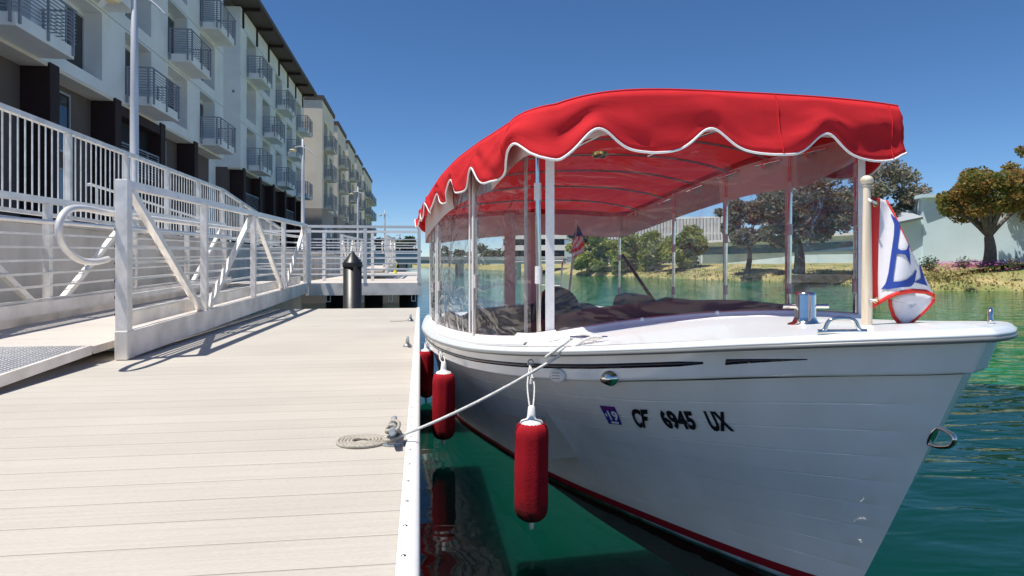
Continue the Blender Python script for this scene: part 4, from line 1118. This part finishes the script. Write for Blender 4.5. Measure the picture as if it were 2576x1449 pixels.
def on_hull(name, body, quad, m, parent, bold=.02, off=.0022):
    """quad: (s,f) of lower left, lower right, upper right, upper left"""
    vs, fs = text_mesh(body, 1, 1, bold) if isinstance(body, str) else body
    mb = MB(); out = []
    for x, y in vs:
        s = (1-x)*(1-y)*quad[0][0]+x*(1-y)*quad[1][0]+x*y*quad[2][0]+(1-x)*y*quad[3][0]
        f = (1-x)*(1-y)*quad[0][1]+x*(1-y)*quad[1][1]+x*y*quad[2][1]+(1-x)*y*quad[3][1]
        out.append(hull_pt(s, f, off))
    mb.add(out, fs); return mb.build(name, m, parent)
def quad_px(pts_): return [hull_find(u, v) for u, v in pts_]
for word, q in (('CF', [(1604,1076),(1631,1078),(1630,1030),(1583,1028)]), ('6945', [(1682,1079),(1757,1083),(1740,1033),(1650,1031)]), ('UX', [(1793,1085),(1850,1086),(1823,1036),(1770,1034)])):
    Q = quad_px(q)
    # subdivide the letters a little by using a fine font mesh
    on_hull('registration_number', word, Q, M['text'], boat, bold=.045)
Qs = quad_px([(1533,1066),(1566,1069),(1547,1024),(1509,1020)])
g = 8; vs = [(i/g, j/g) for j in range(g+1) for i in range(g+1)]; fs = [(j*(g+1)+i, j*(g+1)+i+1, (j+1)*(g+1)+i+1, (j+1)*(g+1)+i) for j in range(g) for i in range(g)]
stk = on_hull('registration_sticker', (vs, fs), Qs, M['decalblue'], boat, off=.0018)
def sub(q, x0, y0, x1, y1):
    def bl(x, y): return tuple((1-x)*(1-y)*q[0][k]+x*(1-y)*q[1][k]+x*y*q[2][k]+(1-x)*y*q[3][k] for k in (0, 1))
    return [bl(x0, y0), bl(x1, y0), bl(x1, y1), bl(x0, y1)]
on_hull('sticker_year', '19', sub(Qs, .34, .22, .97, .76), M['decalwhite'], stk, bold=.03, off=.003)
on_hull('sticker_word', 'CALIFORNIA', sub(Qs, .10, .84, .90, .95), M['decalred'], stk, bold=.01, off=.003)
on_hull('sticker_bar', (vs, fs), sub(Qs, .30, .05, .85, .16), M['decalwhite'], stk, off=.003)
on_hull('sticker_star', '*', sub(Qs, .10, .40, .28, .62), M['decalwhite'], stk, off=.003)

# stern rail + stern deck cleat
mb = MB()
mb.tube(smooth_path([Wb(4.8,-.35,.235), Wb(4.8,-.36,.50), Wb(4.82,-.38,.655), Wb(4.86,-.42,.675), Wb(5.1,-.20,.68), Wb(5.2,.1,.68)], 6), .010, 10)
mb.tube([Wb(5.15,-.12,.23), Wb(5.15,-.12,.68)], .008, 8); mb.tube([Wb(4.81,-.36,.44), Wb(5.15,-.12,.45)], .008, 8); mb.build('stern_rail', M['chrome'], boat)

# ------------------------------------------------------------------ fenders
def fender(u, vt, vb, t, r, label, attach, ux=None):
    top = ray(u, vt, t); bot = ray(u, vb, t); bot.x = top.x; bot.y = top.y
    Hh = top.z-bot.z; o = empty('fender', bot, label, 'fender', 'red covered fenders hung along the boat side')
    mb = MB(); rows = []; n = 40
    pr = [(.30,0),(.62,.02),(.86,.055),(.97,.10),(1,.16),(1.0,.5),(1,.84),(.98,.90),(.90,.945),(.74,.975),(.60,.985)]
    for pr_, q in pr:
        row = []
        for k in range(n+1):
            a = 2*math.pi*k/n; fl = 1+.025*math.cos(a*9)*(1-abs(2*q-1)**3)+.05*noise.noise(Vector((math.cos(a)*1.5, math.sin(a)*1.5, q*5+u)))
            if q > .93: fl += .05*math.sin(a*17)
            rr = r*pr_*fl; row.append((bot.x+rr*math.cos(a), bot.y+rr*math.sin(a), bot.z+Hh*q))
        rows.append(row)
    mb.grid(rows); mb.build('cover', M['fender'], o)
    mb = MB(); c = Vector((bot.x, bot.y, bot.z)); mb.lathe(c+Vector((0,0,Hh*.965)), [(r*.72,0),(r*.64,.012),(r*.30,.020),(r*.26,.03),(r*.20,.062),(r*.1,.066),(0,.066)], 20); mb.build('end_cap', M['whiteplastic'], o)
    mb = MB(); mb.lathe(c+Vector((0,0,-.028)), [(0,0),(.008,0),(.011,.03)], 12); mb.build('valve', M['whiteplastic'], o)
    hk = c+Vector((0,0,Hh+.045))
    mb = MB(); mb.tube(smooth_path([hk+Vector((-.006,0,0)), hk.lerp(attach, .5)+Vector((-.014,-.006,0)), attach], 6), .0032, 6); mb.tube(smooth_path([hk+Vector((.006,0,0)), hk.lerp(attach, .45)+Vector((.012,-.006,0)), hk.lerp(attach, .7)+Vector((.004,-.006,0)), attach], 6), .0032, 6)
    kn = hk.lerp(attach, .6); mb.tube([kn+Vector((0,-.006,-.012)), kn+Vector((.004,-.008,.012))], .007, 8); mb.build('lanyard', M['ropewhite'], o)
    mb = MB(); mb.tube([attach+Vector((.01*math.cos(a), -.004, .012*math.sin(a))) for a in np.linspace(0, 2*math.pi, 17)[:-1]], .003, 6, closed=True); mb.build('ring', M['steel'], o)
def m_fender():
    m = mat('fender_cover_red', (.34,.010,.018), .85, var=.14, vscale=9, bump=.15, bscale=120, spec=.15); t = m.node_tree; L = t.links
    b = t.nodes['Principled BSDF']; old = b.inputs['Base Color'].links[0].from_socket
    tc = t.nodes.new('ShaderNodeTexCoord'); sx = t.nodes.new('ShaderNodeSeparateXYZ'); L.new(tc.outputs['Object'], sx.inputs[0])
    n = t.nodes.new('ShaderNodeTexNoise'); n.inputs['Scale'].default_value = 28; n.inputs['Detail'].default_value = 6; L.new(tc.outputs['Object'], n.inputs[0])
    ad = t.nodes.new('ShaderNodeMath'); ad.operation = 'MULTIPLY_ADD'; ad.inputs[1].default_value = .13; L.new(n.outputs[0], ad.inputs[0]); L.new(sx.outputs[2], ad.inputs[2])
    mr = t.nodes.new('ShaderNodeMapRange'); mr.inputs[1].default_value = .08; mr.inputs[2].default_value = .16; L.new(ad.outputs[0], mr.inputs[0])
    mx = t.nodes.new('ShaderNodeMix'); mx.data_type = 'RGBA'; L.new(mr.outputs[0], mx.inputs[0]); mx.inputs[6].default_value = (.022,.012,.01,1); L.new(old, mx.inputs[7]); L.new(mx.outputs[2], b.inputs['Base Color'])
    return m
M['fender'] = m_fender()
_, A1 = find_s(1340, .35); _, A2 = find_s(1116, .3)
fender(1337, 1058, 1310, 2.36, .0600, 'nearest red fender with grimy foot hanging from the boat side below the mooring line', A1+Vector((-.012,-.012,0)))
fender(1116, 935, 1105, 3.50, .0595, 'second red fender, squeezed between the dock edge and the boat', A2+Vector((-.02,-.02,-.02)))
_, A3 = find_s(1085, .3)
fender(1072, 880, 1000, 4.85, .055, 'faded third red fender, farthest back beside the dock edge', Vector((.075, 4.75, .16)))

# ------------------------------------------------------------------ bow flagstaff and flag
fb = deck_pt(.417, 0)
fs_ = empty('flagstaff', fb, 'pale wooden flagstaff with a round knob standing on the bow deck', 'flagpole')
tp_ = ray(2178, 470, 1.905); tp_.x = fb.x; tp_.y = fb.y
hh = .41
mb = MB(); mb.lathe(fb+Vector((0,0,-.01)), [(.0142,0),(.0142,.10),(.0128,.22),(.0100,hh-.005),(.0095,hh)], 20); mb.build('shaft', M['wood'], fs_)
mb = MB(); kz = hh-.012; mb.lathe(fb+Vector((0,0,kz)), [(.0095,0),(.013,.004)]+[(.0175*math.sin(a), .018-.0145*math.cos(a)) for a in np.linspace(.6, math.pi, 10)], 20); mb.build('knob', M['wood'], fs_)
def z3(x, y): return (2000+x*.3451)/1.0870, (450+y*.3451)/1.0870
def tf(x, y):
    return 1.905+.030*math.sin((x-1100)/95.0+y/420.0)*min(1, (x-1100)/160)-.00006*(x-1100)
def fp(x, y, off=0.0):
    u, v = z3(x, y); return ray(u, v, tf(x, y)-off)
flag = empty('bow_flag', fp(1130, 700), 'white pennant flag with red border and blue serif E, draped from the wooden staff', 'flag')
def lerp_table(y, tab): return float(np.interp(y, [a for a, _ in tab], [b for _, b in tab]))
Lh = [(255,1090),(300,1092),(600,1098),(900,1110),(1110,1118)]; Rh = [(270,1180),(400,1174),(600,1166),(900,1160),(1060,1165),(1110,1165)]
mb = MB(); ys_ = np.linspace(0, 1, 16)
mb.grid([[fp(Lh0+(Rh0-Lh0)*k, y0+(y1-y0)*k) for k in (0, .5, 1)] for q in ys_ for (y0, y1) in [(252+q*(1145-252), 268+q*(1108-268))] for Lh0, Rh0 in [(lerp_table(y0, Lh), lerp_table(y1, Rh))]])
mb.build('hoist_band', M['flagred'], flag, solid=.001)
# white field and its borders: parametrised across (a) and down (b)
TL = [(1180,275),(1164,600),(1160,900),(1165,1075)]
def edge_fly(q): return np.interp(q, [0,.12,.35,.6,.85,1], [1225,1290,1378,1470,1560,1612]), np.interp(q, [0,.12,.35,.6,.85,1], [285,400,575,765,940,1040])
def bot_curve(a): return float(np.interp(a, [0,.15,.35,.6,.85,1], [1100,1058,1022,1003,1010,1045]))
def field(a, b):
    xl = float(np.interp(b, [0,.4,.8,1], [1180,1165,1160,1165])); xr, yr = edge_fly(b); x = xl+(xr-xl)*a
    ytop = 270+ (285-270)*a; yb = bot_curve(a); y = ytop+(yb-ytop)*b if a < .001 else (1-a)*(270+(1100-270)*b)+a*yr
    y += (bot_curve(a)-((1-a)*1100+a*1040))*b
    return x, y
mb = MB(); mb.grid([[fp(*field(a, b)) for a in np.linspace(0, 1, 14)] for b in np.linspace(0, 1, 26)]); mb.build('field', M['flagwhite'], flag, solid=.001)
mb = MB(); mb.grid([[fp(*(lambda X, w_: (X[0]+w_, X[1]-w_*.2))(field(1, b), w_), .001) for w_ in (-3+2*b, 14-14*min(1, b*2.2))] for b in np.linspace(0, .5, 14)])
mb.build('border', M['flagred'], flag, solid=.001); mb = MB()
mb.grid([[fp(*(lambda X: (X[0], X[1]+w_))(field(a, 1)), .0015) for a in np.linspace(0, 1, 20)] for w_ in (-19, 14)])
mb.build('border', M['flagred'], flag, solid=.001)
# folded lower lobe
lobe_c = [(1240,1062),(1246,1130),(1275,1215),(1335,1282),(1395,1284),(1470,1235),(1560,1150),(1612,1085),(1616,1040),(1540,1012),(1440,1004),(1330,1022)]
def tl(x, y, o=0.0):
    u, v = z3(x, y); return ray(u, v, 1.935+.02*math.sin(x/80.0)-o)
ctr = (1430, 1110)
def lob(k, q):
    n_ = len(lobe_c); i = int(k) % n_; f = k-int(k); a = lobe_c[i]; b = lobe_c[(i+1) % n_]; x = a[0]*(1-f)+b[0]*f; y = a[1]*(1-f)+b[1]*f
    return ctr[0]+(x-ctr[0])*q, ctr[1]+(y-ctr[1])*q
mb = MB(); mb.grid([[tl(*lob(k, q)) for k in np.linspace(0, 11.999, 49)] for q in (0.02, .3, .6, .86)]); mb.build('folded_field', M['flagwhite'], flag, solid=.001)
mb = MB(); mb.grid([[tl(*lob(k, q), .001) for k in np.linspace(0, 7.6, 40)] for q in (.84, 1.0)]); mb.build('folded_border', M['flagred'], flag, solid=.001)
def poly_strip(left, right, name, n=22):
    mb = MB(); rows = []
    for q in np.linspace(0, 1, n):
        k = q*(len(left)-1); i = min(int(k), len(left)-2); f = k-i
        a = (left[i][0]*(1-f)+left[i+1][0]*f, left[i][1]*(1-f)+left[i+1][1]*f); b = (right[i][0]*(1-f)+right[i+1][0]*f, right[i][1]*(1-f)+right[i+1][1]*f)
        rows.append([fp(a[0]+(b[0]-a[0])*w_, a[1]+(b[1]-a[1])*w_, .004) for w_ in (-.13, .3, .7, 1.13)])
    mb.grid(rows); return mb
mb = poly_strip([(1262,393),(1296,470),(1291,560),(1272,690),(1248,860),(1228,940),(1194,990)], [(1268,393),(1335,470),(1324,560),(1306,690),(1282,860),(1272,930),(1275,972)], 'e')
m2 = poly_strip([(1300,660),(1345,682),(1388,680),(1408,640)], [(1298,702),(1345,705),(1384,712),(1420,782)], 'm', 12); n_ = len(mb.v); mb.v += m2.v; mb.f += [tuple(i+n_ for i in f) for f in m2.f]; mb.m += m2.m; mb.sm += m2.sm
m2 = poly_strip([(1262,935),(1340,930),(1400,915),(1440,882),(1462,835)], [(1225,985),(1340,968),(1420,962),(1450,930),(1468,842)], 'b', 14); n_ = len(mb.v); mb.v += m2.v; mb.f += [tuple(i+n_ for i in f) for f in m2.f]; mb.m += m2.m; mb.sm += m2.sm
mb.build('letter_e', M['flagblue'], flag)
mb = poly_strip([(1488,785),(1500,850),(1505,905),(1460,935)], [(1494,795),(1515,850),(1532,915),(1545,958)], 'l', 12); mb.build('letter_part', M['flagblue'], flag)
for (x, y) in ((1140, 310), (1142, 1075)):
    mb = MB(); c = fp(x, y, .004); mb.tube([c+Vector((.0075*math.cos(a), 0, .0075*math.sin(a))) for a in np.linspace(0, 2*math.pi, 17)[:-1]], .0026, 6, closed=True); gq = mb.build('grommet', M['brass'], flag)
    mb = MB(); mb.tube([c+Vector((.0,-.004,0)), c+Vector((-.028,-.01,.012 if y < 500 else .0)), Vector((fb.x, fb.y-.0165, c.z+.004))], .0035, 6); mb.build('tie', M['piping'], gq)

# stern flag
sb = Wb(5.12, .30, .24)
q0 = ray(1432, 700, 6.1); q1 = ray(1451, 556, 6.1)
sf = empty('stern_flagstaff', q0, 'thin white staff leaning at the boat stern seen through the windows', 'flagpole')
mb = MB(); mb.tube([ray(1428, 770, 6.1), q1], [.012,.009], 8); mb.lathe(q1, [(.009,0),(.02,.008),(.02,.022),(0,.03)], 10); mb.build('shaft', M['whiteplastic'], sf)
def sfp(u, v, o=0): return ray(u, v, 6.08+.03*math.sin(u/5.0)-o)
us = empty('stern_flag', sfp(1450, 600), 'small drooping red and white striped flag with a blue corner at the stern', 'flag')
mb = MB(); rows = []
for b in np.linspace(0, 1, 15):
    uL = 1450-18*b; uR = np.interp(b, [0,.3,.7,.85,1], [1452,1464,1471,1468,1440]); v0 = 563+77*b
    rows.append([sfp(uL+(uR-uL)*a, v0+8*math.sin(a*5+b*3)*b) for a in np.linspace(0, 1, 15)])
mb.grid(rows)
for i in range(14):
    for j in range(14):
        k = i*14+j; b, a = i/14, j/14
        mb.m[k] = 2 if b < .38 else int((a*4+b*5)) % 2
mb.build('cloth', [M['flagred'], M['flagwhite'], M['flagblue']], us)

# ------------------------------------------------------------------ far side
def leaf_cloud(mb, clusters, n, size, seed=0, flat=.6, squash=1.0):
    rnd = random.Random(seed); tot = sum(c[1]**2 for c in clusters)
    for c, r in clusters:
        m_ = int(n*r*r/tot)
        for _ in range(m_):
            d = Vector((rnd.gauss(0,1), rnd.gauss(0,1), rnd.gauss(0,1))).normalized(); q = rnd.random()**.45
            p = Vector(c)+Vector((d.x*r*q, d.y*r*q, d.z*r*q*squash))
            e1 = Vector((rnd.gauss(0,1), rnd.gauss(0,1), rnd.gauss(0,1)*flat)).normalized(); e2 = e1.cross(Vector((rnd.gauss(0,1), rnd.gauss(0,1), rnd.gauss(0,1)))).normalized()
            l = size*rnd.uniform(.6, 1.4); w_ = l*.5
            mb.add([p-e1*l*.5, p+e2*w_*.5, p+e1*l*.5, p-e2*w_*.5], [(0,1,2,3)])
def tree(name, base, height, spread, label, leaf, n, lsize, seed, trunk_r=.15, trunk_h=.35, cat='tree', group=None, clus=26, squash=.8, low=.3):
    rnd = random.Random(seed); base = Vector(base); o = empty(name, base, label, cat, group)
    th = height*trunk_h; fork = base+Vector((rnd.uniform(-.1,.1)*th, 0, th))
    mt = MB(); mt.tube(smooth_path([base-Vector((0,0,.2)), base.lerp(fork, .5)+Vector((.06*th,0,0)), fork], 5), [trunk_r*(1.25-.5*i/10) for i in range(11)], 10)
    cl = []; cc_ = base+Vector((0,0,height*(.5+low/2)))
    for k in range(clus):
        d = Vector((rnd.gauss(0,1), rnd.gauss(0,1), rnd.gauss(0,1))).normalized(); q = rnd.uniform(.45, 1.0)
        c = cc_+Vector((d.x*spread*q, d.y*spread*q, d.z*height*(.5-low/2)*q*.95)); r = spread*rnd.uniform(.18, .36); cl.append((c, r))
        if k % 2 == 0: mt.tube(smooth_path([fork, fork.lerp(c, .5)+Vector((0,0,.1*spread)), c], 4), [trunk_r*.55*(1-.8*i/8) for i in range(9)], 6)
    mt.build('trunk', M['bark'], o)
    mb = MB(); leaf_cloud(mb, cl, n, lsize, seed, squash=squash); mb.build('crown', leaf, o)
    return o
def gz(P, z): return (P.x, P.y, z)
tree('tree', gz(ray(2488, 660, 28), .62), 4.35, 1.95, 'bronze and green leaved tree on the right bank before the pale blue wall', M['leaf_bronze'], 15000, .16, 11, .22, .28, clus=34, low=.36)
tree('tree', gz(ray(2620, 660, 30), .62), 5.6, 2.0, 'darker bronze tree cut by the right edge of the photo', M['leaf_bronze'], 11000, .17, 12, .2, .3, clus=26, low=.3)
tree('tree', gz(ray(2190, 680, 36), .45), 6.0, 2.5, 'grey green tree right of the canopy corner, behind the bow flag', M['leaf_grey'], 12000, .2, 13, .22, .3, clus=28, low=.25)
tree('tree', gz(ray(2010, 690, 37), .3), 6.2, 2.9, 'broad grey green tree seen through the front boat window', M['leaf_grey'], 14000, .22, 14, .26, .28, clus=32, low=.2)
tree('tree', gz(ray(1880, 690, 41), .3), 4.6, 2.0, 'smaller grey green tree left of the broad one behind the boat window', M['leaf_grey'], 8000, .22, 15, .15, .3, clus=20, low=.2)
tree('tree', gz(ray(1478, 690, 74), .2), 7.0, 2.6, 'tall dark tree on the far bank beside the finned glass building', M['leaf_dark'], 8000, .38, 16, .3, .2, clus=22, low=.15)
for i, (u, t, h, sp, lb) in enumerate([(1500,61,3.2,2.6,'leafy willow bush at the water line under the dark tree'),(1560,58,3.6,2.9,'big bright green willow bush right of the dark tree'),(1640,55,3.0,2.6,'willow bush overhanging the water mid way along the bank'),(1730,50,3.4,2.4,'willow bush in front of the glass building')]):
    P = ray(u, 690, t); tree('bush', (P.x, P.y+1, -.2), h+.2, sp, lb, M['leaf_green'], 7000, .30, 30+i, .08, .1, 'bush', 'willow bushes along the far bank', 20, .8, .02)
for i, (u, t, h, sp, lb) in enumerate([(1000,100,5.0,3.0,'dark round tree at the far end of the canal left of the canopy'),(1022,96,4.2,2.6,'dark tree beside the far left one, above the platform rail'),(980,104,3.6,2.4,'smallest dark tree near the terrace end'),(1130,150,5,4,'hazy distant tree seen through the side window'),(1215,160,4.6,5,'second hazy distant tree seen through the side window')]):
    P = ray(u, 660, t); tree('distant_tree', (P.x, P.y, .3), h, sp, lb, M['leaf_dark'], 2500, .55, 50+i, .15, .2, 'tree', 'trees at the far end of the canal', 14, .8, .1)

# flowers, grass on the bank
rnd = random.Random(8); mg = MB(); mf = MB()
def bank_surface(s, o):
    k = int(round(s*8)); k = max(0, min(len(ROWS)-1, k)); r = ROWS[k]
    offs = [p[0] for p in prof]
    j = max(i for i in range(len(offs)-1) if offs[i] <= o); f = (o-offs[j])/(offs[j+1]-offs[j]); a = Vector(r[j]); b = Vector(r[j+1]); return a.lerp(b, f)
prof = [(-9,-2.55),(-1.2,-.62),(0,-.36),(.35,-.12),(1.0,.02),(2.2,.22),(3.6,.46),(5,.62),(7,.68),(20,.72),(90,.8),(900,.8)]
ROWS = []
gm = bpy.data.objects['ground'].data; nn = len(prof)
vv = [tuple(v.co) for v in gm.vertices]; ROWS = [vv[i:i+nn] for i in range(0, len(vv), nn)]
for _ in range(8000):
    s = rnd.uniform(1.5, 11); o_ = abs(rnd.gauss(0, 2.4))
    if o_ > 6.5: continue
    p = bank_surface(s, o_)+Vector((rnd.uniform(-.5,.5), rnd.uniform(-.5,.5), 0)); h = rnd.uniform(.02, .07)*(1.5 if o_ < .6 else 1)
    a = rnd.uniform(0, 6.28); dx, dy = math.cos(a)*.05, math.sin(a)*.05; lx, ly = rnd.uniform(-.06,.06), rnd.uniform(-.06,.06)
    mg.add([(p.x-dx, p.y-dy, p.z-.04), (p.x+dx, p.y+dy, p.z-.04), (p.x+lx, p.y+ly, p.z+h)], [(0,1,2)])
tag(mg.build('grass', M['grass']), 'dry and green grass tufts covering the canal bank', 'grass', kind='stuff')
for _ in range(1500):
    s = rnd.uniform(2.2, 7); o_ = rnd.gauss(5.0, .7) if rnd.random() < .8 else rnd.uniform(2.5, 5)
    if not 1.5 < o_ < 6.8: continue
    if noise.noise(Vector((s*2, o_*.5, 2))) < -.1: continue
    p = bank_surface(s, o_)+Vector((rnd.uniform(-.5,.5), rnd.uniform(-.5,.5), rnd.uniform(.08,.2)))
    e = rnd.uniform(.03, .055); mf.add([(p.x-e,p.y,p.z),(p.x,p.y-e,p.z+.02),(p.x+e,p.y,p.z),(p.x,p.y+e,p.z+.03)], [(0,1,2,3)])
tag(mf.build('flowers', M['flower']), 'band of small pink ice plant flowers along the top of the bank', 'flowers', kind='stuff')
for i, u in enumerate((2330, 2345, 2425, 2548)):
    P = ray(u, 668, 24+i*.4); o = empty('shrub', (P.x, P.y, .5), ['thin dry shrub left of the pink flowers', 'small dry shrub amid the pink flowers', 'twiggy shrub left of the bronze tree trunk', 'twiggy shrub at the foot of the bronze tree, right side'][i], 'shrub')
    r2 = random.Random(i); mb = MB()
    for k in range(22):
        d = Vector((r2.gauss(0,.5), r2.gauss(0,.5), r2.uniform(.3,1))).normalized(); mb.tube([Vector(o.location), Vector(o.location)+d*r2.uniform(.2,.45)], [.008,.003], 4)
    mb.build('twigs', M['bark'], o)
    mb = MB(); leaf_cloud(mb, [(o.location+Vector((0,0,.22)), .26)], 160, .07, i); mb.build('leaves', M['leaf_dark'], o)

# pale blue low building behind the right bank
bw = empty('low_building', ray(2400, 660, 33), 'low pale blue rendered building behind the bronze trees on the right bank', 'building')
def wall_between(u0, t0, u1, t1, za, zb_, th=.4):
    a = ray(u0, 660, t0); b = ray(u1, 660, t1); a.z = b.z = 0; mb = MB(); d = (b-a).normalized(); n = Vector((-d.y, d.x, 0)); n = -n if n.y < 0 else n
    v = [a, b, b+n*th, a+n*th]; mb.add([(p.x,p.y,za) for p in v]+[(p.x,p.y,zb_) for p in v], [(0,1,2,3),(7,6,5,4),(0,4,5,1),(1,5,6,2),(2,6,7,3),(3,7,4,0)]); return mb
wall_between(2322, 33, 2720, 31, .3, 3.95, 8).build('wall', M['bluewall'], bw)
wall_between(2318, 32.7, 2372, 32.5, 3.952, 4.12, 1).build('parapet', M['bluewall'], bw)
wall_between(2225, 33.6, 2321, 33.1, .3, 2.95, 8).build('side_wall', M['bluewall'], bw)
a = ray(2205, 660, 33.2); b = ray(2322, 660, 32.8); mb = MB(); mb.add([(a.x,a.y,2.5),(b.x,b.y,2.95),(b.x+.6,b.y+3,3.75),(a.x+.6,a.y+3,3.3)], [(0,1,2,3)]); mb.build('tile_roof', M['rooftile'], bw, solid=.12)
bw2 = empty('low_building', ray(1900, 660, 60), 'long pale blue waterside building seen through the boat windows', 'building')
wall_between(1765, 62, 2230, 42, .2, 2.6, 8).build('wall', M['bluewall'], bw2)
wall_between(1750, 61.5, 2235, 41.5, 2.602, 2.8, 8.6).build('fascia', M['whitepaint'], bw2)
wall_between(1765, 61.9, 2230, 41.9, 1.55, 2.2, .05).build('window_band', M['glassblue'], bw2)
# glass building with fins
gb = empty('glass_office', ray(1650, 650, 120), 'glass office building with vertical white fins across the canal', 'building')
wall_between(1478, 118, 1850, 108, .6, 8.4, 20).build('glass_wall', M['glassblue'], gb)
a = ray(1478, 660, 117.5); b = ray(1850, 660, 107.5)
for k in range(47):
    p = a.lerp(b, k/46); mb = MB(); mb.box(p.x-.16, p.y-.5, .7, p.x+.16, p.y, 8.2); mb.build('fin', M['whitepaint'], gb)
for z in (3.0, 5.6, 8.25):
    wall_between(1477, 117.2, 1851, 107.2, z, z+.28, 21 if z > 8 else .3).build('floor_band', M['whitepaint'], gb)
# banded car park building
pb = empty('parking_structure', ray(1360, 650, 140), 'white banded parking structure beyond the bridge', 'building')
for z in (1.2, 3.6, 6.0, 8.0): wall_between(1262, 141, 1425, 138, z, z+1.1, 24).build('floor_band', M['whitepaint'], pb)
wall_between(1266, 142, 1420, 139, .8, 8.0, 22).build('core', M['glass'], pb)
# bridge across the canal
br = empty('road_bridge', (4, 76, .6), 'low grey concrete road bridge across the canal in the distance', 'bridge')
mb = MB(); mb.box(-6, 74, .72, 16.5, 80, 1.12); mb.build('deck', M['concrete_far'], br)
mb = MB(); mb.box(-6, 73.9, 1.123, 16.5, 74.1, 1.5); mb.build('parapet', M['concrete_far'], br)
for x in (-2.0, 4.5, 11): mb = MB(); mb.box(x-.35, 74.3, WZ-.5, x+.35, 79.6, .718); mb.build('pier', M['concrete_far'], br)
# pale fence and quay wall at the far left end
fq = empty('quay_fence', (-3.9, 60, 1.1), 'pale blue slatted fence at the far end of the quay', 'fence')
wall_between(940, 58, 1052, 60, 1.0, 1.9, .1).build('panel', M['bluefence'], fq)
hy = empty('bollard', ray(994, 668, 34), 'small yellow bollard on the far quay beyond the platform rails', 'bollard')
c = ray(994, 690, 30); mb = MB(); mb.lathe((c.x, c.y, .2), [(.10,0),(.10,.05),(.07,.08),(.07,.42),(.11,.44),(.11,.50),(.05,.58),(0,.60)], 14); mb.build('body', mat('yellow_paint', (.75,.62,.04), .5), hy)
# dark dock under the trees on the opposite bank
od = empty('bank_dock', ray(2060, 700, 33), 'low dark wooden staging at the foot of the opposite bank', 'dock')
wall_between(1985, 35, 2145, 34, -.3, .1, 1.2).build('deck', M['bark'], od)
print('objects', len(bpy.data.objects))
